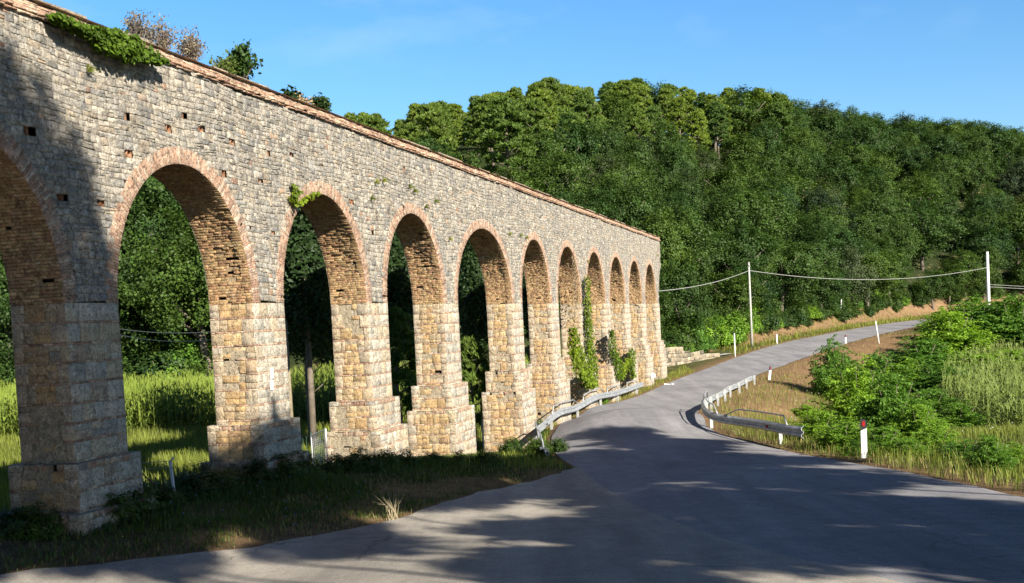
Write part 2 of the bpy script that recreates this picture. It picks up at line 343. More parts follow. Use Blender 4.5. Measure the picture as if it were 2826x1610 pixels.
# ground sheet
def axis(parts): 
    a = []
    for s, e, st in parts: a += list(np.arange(s, e, st))
    return np.array(a+[parts[-1][1]])
gx = axis([(-1200, -200, 100), (-200, -60, 10), (-60, -22, 2.0), (-22, 26, 0.5), (26, 80, 1.0), (80, 110, 2.0), (110, 240, 10), (240, 1400, 100)])
gy = axis([(-300, -60, 30), (-60, 8, 3), (8, 70, 0.5), (70, 180, 1.0), (180, 260, 2.5), (260, 400, 10), (400, 1800, 100)])
X, Y = np.meshgrid(gx, gy); Z = G(X.ravel(), Y.ravel()).reshape(X.shape)
poly = np.vstack([RIGHT, LEFT[::-1], LANE[1:], [(-34, -25)]])
def inpoly(x, y, P):
    c = np.zeros(x.shape, bool); j = len(P)-1
    for i in range(len(P)):
        xi, yi = P[i]; xj, yj = P[j]
        m = ((yi > y) != (yj > y)) & (x < (xj-xi)*(y-yi)/(yj-yi+1e-12)+xi); c ^= m; j = i
    return c
ins = inpoly(X, Y, poly); de = np.minimum(np.minimum(pdist(X, Y, RIGHT)[0], pdist(X, Y, LEFT)[0]), pdist(X, Y, LANE)[0])
Z = Z-0.16*np.where(ins, sstep(0.1, 0.8, de), 0)
Z = Z+np.where(ins, 0, RS.normal(0, 0.02, X.shape))*(de > 0.4)*(Y < 90)
# colour of the earth: dry verge, brown cut banks, green meadow
dh, sh = pdist(X, Y, HB); dRq, sRq = pdist(X, Y, RIGHT); dLq, sLq = pdist(X, Y, LEFT)
dry = np.exp(-(de/1.3)**2)*0.8
dry = np.maximum(dry, (sh > 0)*sstep(3.4, 2.4, dh)*sstep(98, 104, Y)*(X > 18)*0.85)
dry = np.maximum(dry, (sRq < 0)*(Y > 40)*(Y < 118)*sstep(7.0, 3.0, dRq))
dry = np.maximum(dry, 0.55*(sRq < 0)*(Y > 10)*(Y < 40)*sstep(2.2, 0.6, dRq))
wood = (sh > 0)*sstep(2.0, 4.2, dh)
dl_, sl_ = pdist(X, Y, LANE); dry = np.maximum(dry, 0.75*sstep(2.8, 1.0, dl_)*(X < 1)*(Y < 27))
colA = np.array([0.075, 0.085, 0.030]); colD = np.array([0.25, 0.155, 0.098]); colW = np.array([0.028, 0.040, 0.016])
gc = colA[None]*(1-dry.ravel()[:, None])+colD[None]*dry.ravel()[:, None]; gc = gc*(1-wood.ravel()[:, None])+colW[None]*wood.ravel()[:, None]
m, nt, b = newmat('earth_and_turf'); b.inputs['Roughness'].default_value = 0.95; b.inputs['Specular IOR Level'].default_value = 0.1
at_ = nd(nt, 'ShaderNodeAttribute', attribute_name='Col').outputs['Color']; co = geo_pos(nt)
c = mix(nt, at_, mix(nt, (0.5, 0.48, 0.42), (1.5, 1.45, 1.3), mrange(nt, noise(nt, 2.2, 8, 0.75, co), 0.3, 0.7)), 1.0, 'MULTIPLY')
c = mix(nt, c, (0.26, 0.20, 0.10), mrange(nt, noise(nt, 0.8, 7, 0.7, co), 0.54, 0.66, 0, 0.55))
nt.links.new(c, b.inputs['Base Color']); bump(nt, b, noise(nt, 9, 8, 0.75, co), 0.9, 0.08)
nx, ny = len(gx), len(gy); ii = (np.arange(ny-1)[:, None]*nx+np.arange(nx-1)[None]); Fg = np.stack([ii, ii+1, ii+nx+1, ii+nx], -1).reshape(-1, 4)
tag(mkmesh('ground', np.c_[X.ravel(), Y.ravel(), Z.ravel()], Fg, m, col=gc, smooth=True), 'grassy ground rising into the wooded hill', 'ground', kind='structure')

# ------------------------------------------------------------------ masonry
def panel(fmap, cells, cols, prot, bev=0.012, jitter=0.010, gap=0.008, back=0.02, mortar=(0.36, 0.31, 0.24), skip=None, deep=0.12, rs=RS):
    """cells n x (u0,v0,u1,v1): one block each, in front of its own mortar bed"""
    n = len(cells); c = np.asarray(cells, float); prot = np.broadcast_to(prot, n).astype(float)
    g_ = np.ravel(gap) if np.ndim(gap) else gap; u = np.stack([c[:, 0]+g_, c[:, 2]-g_, c[:, 2]-g_, c[:, 0]+g_], 1); v = np.stack([c[:, 1]+g_, c[:, 1]+g_, c[:, 3]-g_, c[:, 3]-g_], 1)
    u = u+rs.uniform(-1, 1, u.shape)*jitter; v = v+rs.uniform(-1, 1, v.shape)*jitter
    cu = u.mean(1, keepdims=True); cv = v.mean(1, keepdims=True)
    ui = u+np.sign(cu-u)*bev; vi = v+np.sign(cv-v)*bev
    d0 = np.full((n, 4), -back-0.01); d1 = np.repeat((prot-bev*0.9)[:, None], 4, 1); d2 = prot[:, None]+rs.uniform(-1, 1, (n, 4))*jitter*0.9
    U = np.stack([u, u, ui], 1); Vv = np.stack([v, v, vi], 1); Dd = np.stack([d0, d1, d2], 1)
    P = fmap(U.ravel(), Vv.ravel(), Dd.ravel())
    col = np.repeat(np.asarray(cols)[:, None, :], 12, 1).reshape(-1, 3)
    b = np.arange(n)[:, None, None]*12; k = np.arange(4)
    s1 = np.stack([k, (k+1) % 4, (k+1) % 4+4, k+4], 1); s2 = s1+4; fr = np.array([[8, 9, 10, 11]])
    F = (b+np.vstack([s1, s2, fr])[None]); 
    if skip is not None: F = F[~skip]
    F = F.reshape(-1, 4)
    mu = np.stack([c[:, 0], c[:, 2], c[:, 2], c[:, 0]], 1); mv = np.stack([c[:, 1], c[:, 1], c[:, 3], c[:, 3]], 1); md = np.full((n, 4), -back)
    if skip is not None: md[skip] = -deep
    PM = fmap(mu.ravel(), mv.ravel(), md.ravel()); FM = np.arange(4*n).reshape(n, 4)+len(P)
    mc = np.tile(np.asarray(mortar)[None], (4*n, 1))
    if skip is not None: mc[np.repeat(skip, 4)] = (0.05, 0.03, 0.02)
    return np.vstack([P, PM]), np.vstack([F, FM]), np.vstack([col, mc])
def joinp(parts):
    V = []; F = []; Cc = []; b = 0
    for v, f, c in parts: V.append(v); F.append(f+b); Cc.append(c); b += len(v)
    return np.vstack(V), np.vstack(F), np.vstack(Cc)
def pick(pal, n, var=0.1, rs=RS):
    pal = np.asarray(pal); w = pal[:, 3]/pal[:, 3].sum(); c = pal[rs.choice(len(pal), n, p=w), :3]
    return np.clip(c*(1+rs.normal(0, var, (n, 1))), 0.01, 0.9)
PAL_WALL = [(.44,.40,.345,4),(.40,.375,.335,3),(.36,.345,.32,1.8),(.29,.28,.27,0.8),(.51,.465,.40,2),(.43,.365,.29,1)]
PAL_PIER = [(.58,.52,.43,4),(.55,.50,.42,3),(.49,.46,.40,1.5),(.58,.49,.36,2),(.40,.37,.33,.4),(.53,.41,.31,.5)]
PAL_BRICK = [(.48,.31,.225,3),(.52,.37,.27,3),(.42,.26,.19,2),(.58,.45,.34,2),(.33,.22,.17,.6)]
PAL_RING = [(.49,.325,.24,3),(.53,.38,.29,3),(.44,.28,.205,2),(.56,.45,.36,1.4),(.34,.25,.20,.5)]
PAL_OCHRE = [(.57,.395,.21,4),(.59,.43,.24,3),(.54,.36,.185,2.4),(.54,.42,.27,1),(.46,.30,.17,.5)]
PAL_SOFB = [(.50,.33,.18,3),(.53,.37,.20,3),(.44,.27,.15,2),(.47,.28,.17,1.4)]
PP = 6.0; S0 = 0.7251*PP; RR = 0.3839*PP; HI = 0.106*PP; HR = 0.4469*PP; HT = 0.8616*PP; TH = 0.1781*PP; EX = 0.3028*PP
def opening(i):              # left and right jamb of opening i along the wall
    a = S0+i*PP+(EX if i > 5 else 0); b = S0+i*PP+2*RR+(EX if i >= 5 else 0); return a, b
OPEN = {i: opening(i) for i in range(-2, 12)}
S_BEG = opening(-2)[0]-1.39; S_END = opening(11)[1]+1.39+1.35
GRD = -6.3
aq = thing('aqueduct', 'long stone and brick aqueduct with eleven round arches beside the road', 'aqueduct', loc=Nv*DW, rz=0)
aq.rotation_euler = (0, 0, math.pi/2-AZ)     # local x runs along the wall, local y away from the camera, z up
def wallmap(wav=0.0):
    def f(u, v, d):
        vv = v+wav*(np.sin(u*0.9+v*2.0)*0.5+np.sin(u*2.3+1.7+v)*0.5)
        return np.c_[u, -d, vv]
    return f
def rows(v0, v1, lo, hi, rs=RS):
    o = [v0]
    while o[-1] < v1-lo*0.6: o.append(min(v1, o[-1]+rs.uniform(lo, hi)))
    o[-1] = v1; return o
def split(u0, u1, lo, hi, rs=RS):
    o = [u0]
    while u1-o[-1] > hi: o.append(o[-1]+rs.uniform(lo, hi))
    if u1-o[-1] < lo*0.5 and len(o) > 1: o[-1] = u1
    else: o.append(u1)
    return o
# spandrel wall
RT = 0.32
cells = []
for r0, r1 in zip(*(lambda q: (q[:-1], q[1:]))(rows(HI, HT, 0.085, 0.155))):
    us = split(S_BEG, S_END, 0.10, 0.30); cells += [(a, r0, b_, r1) for a, b_ in zip(us[:-1], us[1:])]
cs_ = []
for (a, v0, b_, v1) in cells:
    q = RS.rand()
    if q < 0.16: m_ = v0+(v1-v0)*RS.uniform(.35, .65); cs_ += [(a, v0, b_, m_), (a, m_, b_, v1)]
    elif q < .22: m_ = v0+(v1-v0)*RS.uniform(.3, .6); h_ = (a+b_)/2+RS.uniform(-.04, .04); cs_ += [(a, v0, h_, m_), (h_, v0, b_, m_), (a, m_, b_, v1)]
    else: cs_.append((a, v0, b_, v1))
cells = np.array(cs_); cu = (cells[:, 0]+cells[:, 2])/2; cv = (cells[:, 1]+cells[:, 3])/2
keep = np.ones(len(cells), bool)
for i in range(-2, 13):
    a, b_ = opening(i) if i < 12 else (opening(11)[1]+1.39, opening(11)[1]+1.39+2*RR)
    h = (b_-a)/2; cc_ = (a+b_)/2; o = RT-0.08
    keep &= ~((((cu-cc_)/(h+o))**2+((cv-HI)/(HR+o))**2 < 1) & (cv > HI-0.1))
endx = opening(11)[1]+1.39+1.35
keep &= cu < endx-0.5*np.maximum(0, (4.3-cv))*0.35-0.12*np.sin(cv*7)
cells = cells[keep]; cu, cv = cu[keep], cv[keep]; n = len(cells)
holes = []        # putlog holes (photo position)
for p in ((312,283),(423,310),(505,330),(583,355),(669,379),(728,392),(807,412),(326,388),(560,437),(650,450),(67,337),(155,492),(261,512),(627,570),(682,573),(455,285),(1010,420),(950,455),(880,505),(928,575)):
    r = ray(*D2S(p)); P0 = Nv*DW; k = (P0@Nv)/(r@Nv); q = r*k; holes.append(((q-P0)@Wv, q[2]))
skip = np.zeros(n, bool)
for hs, hz in holes:
    j = np.argmin((cu-hs)**2+((cv-hz)*1.3)**2); cells[j] = (hs-0.06, cells[j][1], hs+0.06, cells[j][3]); skip[j] = True
cols = pick(PAL_WALL, n, 0.10)
brk = RS.rand(n) < 0.02; cols[brk] = pick(PAL_BRICK, brk.sum())
prot = RS.normal(0.0, 0.006, n)
VFC = [panel(wallmap(0.05), cells, cols, prot, 0.006, 0.010, np.repeat(RS.uniform(0.0, 0.011, n)[:, None], 1, 1)**1.0, 0.015, (0.44, 0.39, 0.31), skip, 0.35)]
# sides of the putlog holes and the plain back of the wall
for hs, hz in holes:
    j = np.argmin((cu-hs)**2+((cv-hz)*1.3)**2); u0, v0, u1, v1 = cells[j]; u0 -= .0; u1 += .0
    Q = wallmap(0.05)(np.array([u0,u1,u1,u0]*2), np.array([v0,v0,v1,v1]*2), np.array([-.02]*4+[-.35]*4))
    VFC.append((Q, np.array([(0,4,5,1),(1,5,6,2),(2,6,7,3),(3,7,4,0)]), np.tile([[.50,.26,.15]], (8, 1))))
bk = []
for i in range(-2, 12):      # back face above every arch
    a, b_ = opening(i); t = np.linspace(0, math.pi, 25); h = (b_-a)/2; cc_ = (a+b_)/2
    xs = cc_-h*np.cos(t); zs = HI+HR*np.sin(t)
    V_ = np.vstack([np.c_[xs, np.full(25, TH), zs], np.c_[xs, np.full(25, TH), np.full(25, HT)]]); k = np.arange(24)
    bk.append((V_, np.stack([k, k+1, k+26, k+25], 1), np.tile([[.42,.38,.32]], (50, 1))))
    c0 = b_; c1 = opening(i+1)[0] if i < 11 else b_+1.39
    V_ = np.array([(c0, TH, HI), (c1, TH, HI), (c1, TH, HT), (c0, TH, HT)]); bk.append((V_, np.array([(0, 1, 2, 3)]), np.tile([[.42,.38,.32]], (4, 1))))
V_ = np.array([(S_BEG, 0.01, HI), (S_BEG, TH, HI), (S_BEG, TH, HT), (S_BEG, 0.01, HT)]); bk.append((V_, np.array([(0, 1, 2, 3)]), np.tile([[.42,.38,.32]], (4, 1))))
# broken end of the wall beyond the last pier
zc = np.linspace(HI+0.9, HT, 16); xe = opening(11)[1]+1.39+np.minimum(1.33, 0.02+1.33*(1-np.cos(np.clip((zc-HI)/(HR+.3), 0, 1)*1.45)))+RS.uniform(-.05, .05, 16)
xe = np.where(zc > 4.4, opening(11)[1]+1.39+1.3+RS.uniform(-.06, .04, 16), xe)
V_ = np.vstack([np.c_[xe, np.full(16, 0.02), zc], np.c_[xe, np.full(16, TH), zc]]); k = np.arange(15)
bk.append((V_, np.stack([k, k+1, k+17, k+16], 1), np.tile([[.36,.32,.26]], (32, 1))))
v, f, c_ = joinp(VFC+bk)
sp = mkmesh('spandrel_wall', v, f, M_WALL, aq, col=c_)
# coping of flat bricks with a projecting course under it
parts = []
def coping_map(u, v, d): return np.c_[u, -d+0.10*np.clip((v-HT)/0.3, 0, 1), v+0.012*np.sin(u*0.8)+0.006*np.sin(u*2.9)]
ragged = 0.06*np.interp(np.arange(0, 120, .5), np.arange(0, 120, 1.5), RS.rand(80))
lv = [(HT, 0.03, 0.085, 0), (HT+0.03, 0.035, 0.0, 1), (HT+0.065, 0.045, 0.075, 0)]+[(HT+0.11+0.045*k, 0.045, 0.03-0.016*k, 0) for k in range(6)]
for (v0, hgt, pr, rec) in lv:
    us = split(S_BEG, endx-0.1, 0.16, 0.34); cl = np.array([(a, v0, b_, v0+hgt) for a, b_ in zip(us[:-1], us[1:])]); mu = (cl[:, 0]+cl[:, 2])/2
    if v0 > HT+0.27:
        thr = np.interp(mu, np.arange(0, 120, 1.1)-12, RS.rand(110)); cl = cl[thr < (0.85 if v0 < HT+0.3 else 0.55)]
    if pr > 0.06: cl = cl[RS.rand(len(cl)) > 0.06]
    parts.append(panel(coping_map, cl, pick(PAL_BRICK, len(cl), 0.14)*np.array([1.08, 1.08, 1.08]), pr+RS.normal(0, 0.012, len(cl)), 0.006, 0.006, 0.004, 0.03))
top = np.array([(S_BEG, 0.03, HT+.30), (endx, 0.03, HT+.30), (endx, TH, HT+.27), (S_BEG, TH, HT+.27), (S_BEG, TH, HT), (endx, TH, HT), (endx, .03, HT)])
parts.append((top, np.array([(0, 1, 2, 3), (3, 2, 5, 4)]), np.tile([[.46,.34,.26]], (7, 1))))
parts.append((np.array([(endx-.1, -.05, HT), (endx-.1, TH, HT), (endx-.1, TH, HT+.30), (endx-.1, 0.0, HT+.34)]), np.array([(0, 1, 2, 3)]), np.tile([[.46,.34,.26]], (4, 1))))
v, f, c_ = joinp(parts); mkmesh('coping', v, f, M_BRICK, aq, col=c_)
# arch rings and vaults
def ell(a, b_, t, o=0.0):
    h = (b_-a)/2; cc_ = (a+b_)/2; x = -h*np.cos(t); z = HR*np.sin(t); nx_ = -HR*np.cos(t); nz_ = h*np.sin(t); L = np.hypot(nx_, nz_)
    return cc_+x+o*nx_/L, HI+z+o*nz_/L
tt = np.linspace(0, math.pi, 721)
for i in range(-2, 12):
    a, b_ = opening(i); x, z = ell(a, b_, tt); s = np.r_[0, np.cumsum(np.hypot(np.diff(x), np.diff(z)))]; L = s[-1]
    def ringmap(u, v, d, a=a, b_=b_, s=s):
        t = np.interp(u, s, tt); X_, Z_ = ell(a, b_, t, v); return np.c_[X_, -d, Z_]
    nb = int(L/0.052); us = np.linspace(0, L, nb+1); cl = []
    for u0, u1 in zip(us[:-1], us[1:]):
        th = RT+RS.uniform(-.012, .022)
        if RS.rand() < 0.5: k = RS.uniform(.12, .24); cl += [(u0, 0, u1, k), (u0, k, u1, th)]
        else: cl.append((u0, 0, u1, th))
    cl = np.array(cl); sk = (RS.rand(len(cl)) < 0.012)
    p1 = panel(ringmap, cl, pick(PAL_RING, len(cl), 0.08), 0.008+RS.normal(0, 0.003, len(cl)), 0.003, 0.0025, 0.0022, 0.006, (0.56, 0.43, 0.33), sk, 0.04)
    mkmesh('arch_ring', *joinp([p1])[:2], M_BRICK, aq, col=p1[2])
    def vaultmap(u, v, d, a=a, b_=b_, s=s):
        t = np.interp(u, s, tt); X_, Z_ = ell(a, b_, t, -d); return np.c_[X_, v, Z_]
    cl = []; vs = np.arange(0, L, 0.060)
    for u0 in vs:
        u1 = min(L, u0+0.060); w = split(0, TH, 0.12, 0.27); cl += [(u0, p, u1, q_) for p, q_ in zip(w[:-1], w[1:])]
    cl = np.array(cl); mid = (cl[:, 1]+cl[:, 3])/2; cen = (mid > 0.24) & (mid < TH-0.2)
    wob = np.sin(cl[:, 0]*3.1+i)*np.sin(mid*5+cl[:, 0]*1.3)
    sk = cen & (RS.rand(len(cl)) < np.where(wob > 0.5, 0.14, 0.004))
    pr = np.where(cen, np.where(wob > .2, -0.03+RS.normal(0, 0.012, len(cl)), -.014+RS.normal(0, .004, len(cl))), RS.normal(0, 0.003, len(cl)))
    p1 = panel(vaultmap, cl, pick(PAL_SOFB, len(cl), 0.1), pr, 0.003, 0.003, 0.0035, 0.045, (0.46, 0.35, 0.22), sk, 0.14)
    mkmesh('vault', p1[0], p1[1], M_REVEAL, aq, col=p1[2])
# piers
def boxpanels(u0, u1, y0, y1, z0, z1, kind):
    """kind 'shaft' or 'plinth'; front faces the road, near jamb faces the viewer"""
    out = []
    zs = [z1]; br = []
    zz = z1
    if kind == 'plinth':
        zs.append(zz-0.115); br.append(2); zz = zs[-1]
    while zz > z0:
        hh = RS.uniform(0.25, 0.31); zs.append(zz-hh); br.append(0); zz = zs[-1]
        if zz > z0: zs.append(zz-0.042); br.append(1); zz = zs[-1]
    def side(W0, fmap, pal, ochre):
        cl = []; cols = []; prt = []; sk = []
        for k in range(len(zs)-1):
            v1, v0 = zs[k], zs[k+1]
            if br[k] == 1: us = split(0, W0, 0.14, 0.3)
            elif br[k] == 2: us = [0, 0.26]+list(np.arange(0.34, W0-0.26, 0.075))+[W0]
            else:
                if ochre: us = [0, RS.uniform(.14, .34)]; us += list(np.array(split(us[-1], W0-RS.uniform(.18, .3), 0.16, 0.4)))[1:]+[W0]
                else: us = split(0, W0, 0.22, 0.55)
            for p, q_ in zip(us[:-1], us[1:]):
                mid = (p+q_)/2; cen = ochre and 0.24 < mid < W0-0.24
                if br[k] == 0 and (cen and RS.rand() < .75 or RS.rand() < 0.30):
                    r_ = RS.uniform(0.35, 0.65); vm = v0+(v1-v0)*r_; sub = [(v0, vm), (vm, v1)]
                else: sub = [(v0, v1)]
                for a0, a1 in sub:
                    cl.append((p, a0, q_, a1))
                    if br[k] == 1: cols.append(pick(PAL_BRICK, 1)[0]*(1.12 if not cen else 1.2))
                    elif br[k] == 2: cols.append(pick(PAL_BRICK if q_-p < 0.2 else PAL_PIER, 1)[0])
                    else: tq = float(np.clip((min(mid, W0-mid)-.16)/.22+RS.normal(0, .1), .35, 1)) if ochre else 0.0; cols.append(pick(PAL_OCHRE, 1, 0.05)[0]*tq+pick(pal, 1, 0.05)[0]*(1-tq))
                    er = cen and (math.sin(v0*2.3+W0*5+u0*1.7)+RS.normal(0, .5) > .55); prt.append((RS.normal(-0.04, 0.022) if er else RS.normal(-.008, .005)) if cen else RS.normal(0, 0.003)); sk.append(er and q_-p < .3 and RS.rand() < 0.06)
        cl = np.array(cl)
        return panel(fmap, cl, np.array(cols), np.array(prt), 0.004, 0.005, 0.003, 0.022 if ochre else 0.010, (0.44, 0.37, 0.27), np.array(sk), 0.09)
    out.append(side(u1-u0, lambda u, v, d: np.c_[u0+u, y0-d, v], PAL_PIER, False))
    out.append(side(y1-y0, lambda u, v, d: np.c_[u0-d, y0+u, v], PAL_PIER, True))
    P = np.array([(u1, y0, z0), (u1, y1, z0), (u1, y1, z1), (u1, y0, z1), (u0, y1, z0), (u0, y1, z1), (u0, y0, z1-.004), (u0, y1, z1-.004), (u1, y1, z1-.004), (u1, y0, z1-.004)])
    out.append((P, np.array([(0, 1, 2, 3), (1, 4, 5, 2), (6, 7, 8, 9)]), np.tile([[.52,.47,.38]], (10, 1))))
    return out
for i in range(-3, 12):
    a = opening(i)[1] if i > -3 else S_BEG; b_ = opening(i+1)[0] if i < 11 else a+1.39
    g = min(-3.3, Gs(*(Nv*DW+Wv*a)[:2])-0.6)
    v, f, c_ = joinp(boxpanels(a, b_, 0.0, TH, -2.0, HI, 'shaft')); p_ = mkmesh('pier', v, f, M_PIER, aq, col=c_)
    # vertical part of the ring bands just above the springing line is in arch_ring; plinth steps:
    v, f, c_ = joinp(boxpanels(a-.15, b_+.15, -.15, TH+.15, -2.8, -2.0, 'plinth')+boxpanels(a-.29, b_+.29, -.29, TH+.29, g, -2.8, 'plinth'))
    mkmesh('plinth', v, f, M_PIER, p_, col=c_)

# ------------------------------------------------------------------ leaves
def leaves(cent, size, nrm, elong=1.6, rs=RS, droop=0.0):
    """rhombic leaves at cent, facing nrm"""
    n = len(cent); size = np.broadcast_to(size, n); a = rs.normal(0, 1, (n, 3)); nn = nrm/(np.linalg.norm(nrm, axis=1)[:, None]+1e-9)
    a -= nn*(a*nn).sum(1)[:, None]; a /= np.linalg.norm(a, axis=1)[:, None]+1e-9; b = np.cross(nn, a)
    s = size[:, None]; 
    P = np.stack([cent-a*s*elong/2, cent-b*s/2+nn*s*0.12, cent+a*s*elong/2, cent+b*s/2+nn*s*0.12], 1)
    if droop: P[:, 2, 2] -= droop*size
    V = P.reshape(-1, 3); F = np.arange(4*n).reshape(n, 4); return V, F
def unit(n, rs=RS):
    v = rs.normal(0, 1, (n, 3)); return v/np.linalg.norm(v, axis=1)[:, None]
def crown(kind, seed):
    rs = np.random.RandomState(seed)
    if kind in ('oak', 'fineoak'):           # broad lobed crown about 9 m across, 9 m tall above 1.5 m
        nl = 17; L = unit(nl, rs)*rs.uniform(.55, 1.1, (nl, 1)); L[:, 2] = L[:, 2]*0.95
        lc = np.c_[L[:, 0]*2.7, L[:, 1]*2.7, 5.4+L[:, 2]*3.0]; lr = rs.uniform(.9, 2.0, nl); lc = np.vstack([lc, [(0, 0, 5.2)], [(rs.uniform(-.8, .8), rs.uniform(-.8, .8), 8.0)]]); lr = np.r_[lr, 2.4, 1.4]
        cc_ = []
        for c0, r in zip(lc, lr):
            m_ = int(7.5*r*r); d = unit(m_, rs); cc_.append(c0+d*(r*rs.uniform(0.55, 1.22, m_))[:, None]*np.array([1, 1, 0.9]))
        cc_ = np.vstack(cc_); fine = kind == 'fineoak'; k = 85 if fine else 46; P = np.repeat(cc_, k, 0)+rs.normal(0, 0.25, (len(cc_)*k, 3)); out = P-np.array([0, 0, 5.2])
        nrm = out/np.linalg.norm(out, axis=1)[:, None]*0.8+unit(len(P), rs)*0.8+np.array([0, 0, .35])
        V, F = leaves(P, rs.uniform(0.12, 0.25, len(P))*(0.55 if fine else 0.8), nrm, 1.5, rs); tone = np.repeat(np.repeat(rs.rand(len(cc_)), k)*0.6+rs.rand(len(P))*0.4, 4)
    elif kind == 'pine':        # rounded heads of upright needle tufts
        nl = 26; cc_ = []
        for q in range(nl):
            h = 3.2+6.9*(q/nl)**0.9; rad = 2.9*(1-((h-3.2)/7.3)**1.5)*rs.uniform(.6, 1.15)+0.1; t = q*2.4+rs.uniform(-.3, .3); c0 = np.array([math.cos(t)*rad*0.75, math.sin(t)*rad*0.75, h]); r = rs.uniform(.55, 1.05)
            m_ = 20; d = unit(m_, rs); d[:, 2] = np.abs(d[:, 2])*0.8-0.15; cc_.append(c0+d*r)
        cc_ = np.vstack(cc_); k = 16; n = len(cc_)*k
        dirs = unit(n, rs)*0.75+np.array([0, 0, 0.8]); dirs /= np.linalg.norm(dirs, axis=1)[:, None]; c = np.repeat(cc_, k, 0)
        l = rs.uniform(0.35, 0.62, n)[:, None]; w = np.cross(dirs, unit(n, rs)); w /= np.linalg.norm(w, axis=1)[:, None]+1e-9; w *= 0.085
        P = np.stack([c, c+dirs*l*0.5-w, c+dirs*l, c+dirs*l*0.5+w], 1); V = P.reshape(-1, 3); F = np.arange(4*n).reshape(n, 4); tone = np.repeat(np.repeat(rs.rand(len(cc_)), k)*0.5+rs.rand(n)*0.5, 4)
    elif kind == 'cypress':     # tall tapering column with ragged sprays, 12 m
        n0 = 900; h = rs.uniform(0.2, 1, n0)**0.9; z = 1.6+h*10.6; rad = 1.15*np.sin(np.clip(h, 0.05, 1)*math.pi)**0.55*(1.05-0.75*h)*rs.uniform(.6, 1.15, n0); t = rs.uniform(0, 2*math.pi, n0)
        cc_ = np.c_[np.cos(t)*rad, np.sin(t)*rad, z]; k = 16; P = np.repeat(cc_, k, 0)+rs.normal(0, 1, (n0*k, 3))*np.array([.13, .13, .22]); out = P*np.array([1, 1, 0]); 
        V, F = leaves(P, rs.uniform(.05, .12, len(P)), out+unit(len(P), rs)*0.7, 2.2, rs); tone = np.repeat(np.repeat(rs.rand(n0), k)*.6+rs.rand(len(P))*.4, 4)
    elif kind == 'bush':        # feathery young locust, 3 m across, 2.6 m high
        nb = 70; Ps = []; Ns = []
        for q in range(nb):
            t = rs.uniform(0, 2*math.pi); rad = rs.uniform(0.0, 1.1); top_ = np.array([math.cos(t)*rad*1.25, math.sin(t)*rad*1.25, rs.uniform(.9, 2.6)*(1.1-rad*0.45)]); base = np.array([math.cos(t)*rad*.35, math.sin(t)*rad*.35, 0.1])
            for fr in range(18):
                s_ = rs.uniform(0.3, 1.0); p = base+(top_-base)*s_; dd = unit(1, rs)[0]; dd[2] = dd[2]*0.4+0.05; dd /= np.linalg.norm(dd); side = np.cross(dd, (0, 0, 1)); side /= np.linalg.norm(side)+1e-6
                m_ = 9; tt_ = np.linspace(.06, .42, m_)
                for sg in (-1, 1): Ps.append(p+dd*tt_[:, None]+side*sg*0.045+np.array([0, 0, -1])*(tt_[:, None]**2)*0.7); Ns.append(np.tile(np.array([0, 0, 1.0])+dd*0.3, (m_, 1)))
        P = np.vstack(Ps); N_ = np.vstack(Ns); V, F = leaves(P+rs.normal(0, .012, P.shape), rs.uniform(.04, .075, len(P)), N_+unit(len(P), rs)*0.9, 1.7, rs); tone = np.repeat(np.repeat(rs.rand(len(P)//9+1), 9)[:len(P)]*.6+rs.rand(len(P))*.4, 4)
    elif kind == 'shrub':       # dense leafy shrub, 2 m
        n0 = 300; d = unit(n0, rs); d[:, 2] = np.abs(d[:, 2]); cc_ = d*rs.uniform(.35, 1.05, n0)[:, None]*np.array([1.0, 1.0, 1.35])*(1+0.25*np.sin(d[:, :1]*5+seed)*np.cos(d[:, 1:2]*4)); k = 22
        P = np.repeat(cc_, k, 0)+rs.normal(0, .09, (n0*k, 3)); P[:, 2] += .25; V, F = leaves(P, rs.uniform(.045, .10, len(P)), P+unit(len(P), rs)*.7, 1.5, rs); tone = np.repeat(np.repeat(rs.rand(n0), k)*.6+rs.rand(len(P))*.4, 4)
    return V, F, tone
def trunkmesh(kind, seed):
    rs = random.Random(seed); mb = MB()
    if kind in ('oak', 'fineoak'):
        mb.tube([(0, 0, -1.2), (0, 0, 1), (.15, .1, 3), (.1, -.1, 5.2)], [.26, .21, .16, .08], 7)
        for q in range(6):
            t = q*1.05+rs.random(); z = 2.2+q*.5; mb.tube([(.08, 0, z), (math.cos(t)*1.2, math.sin(t)*1.2, z+1.2), (math.cos(t)*2.4, math.sin(t)*2.4, z+2.4)], [.1, .07, .03], 5)
    elif kind == 'pine':
        mb.tube([(0, 0, -1.2), (.05, 0, 3), (-.1, .1, 6), (0, 0, 9.6)], [.22, .17, .12, .04], 7)
        for q in range(9):
            t = q*2.4; z = 3.6+q*.55; mb.tube([(0, 0, z), (math.cos(t)*.9, math.sin(t)*.9, z+.3), (math.cos(t)*1.9, math.sin(t)*1.9, z+.9)], [.07, .05, .02], 5)
    elif kind == 'cypress':
        mb.tube([(0, 0, -.6), (.03, 0, 2.5), (0, .03, 6), (0, 0, 11.5)], [.11, .09, .06, .015], 8)
        for q in range(14):
            t = q*2.4; z = 2.0+q*.5; mb.tube([(0, 0, z), (math.cos(t)*.5, math.sin(t)*.5, z+.5)], [.03, .012], 4)
    else:
        hgt = 2.0 if kind == 'bush' else 1.0
        for q in range(9):
            t = q*.9; mb.tube([(0, 0, -.15), (math.cos(t)*.25, math.sin(t)*.25, hgt*.4), (math.cos(t)*.7, math.sin(t)*.7, hgt)], [.025, .018, .006], 4)
    return mb
PROTO = {}
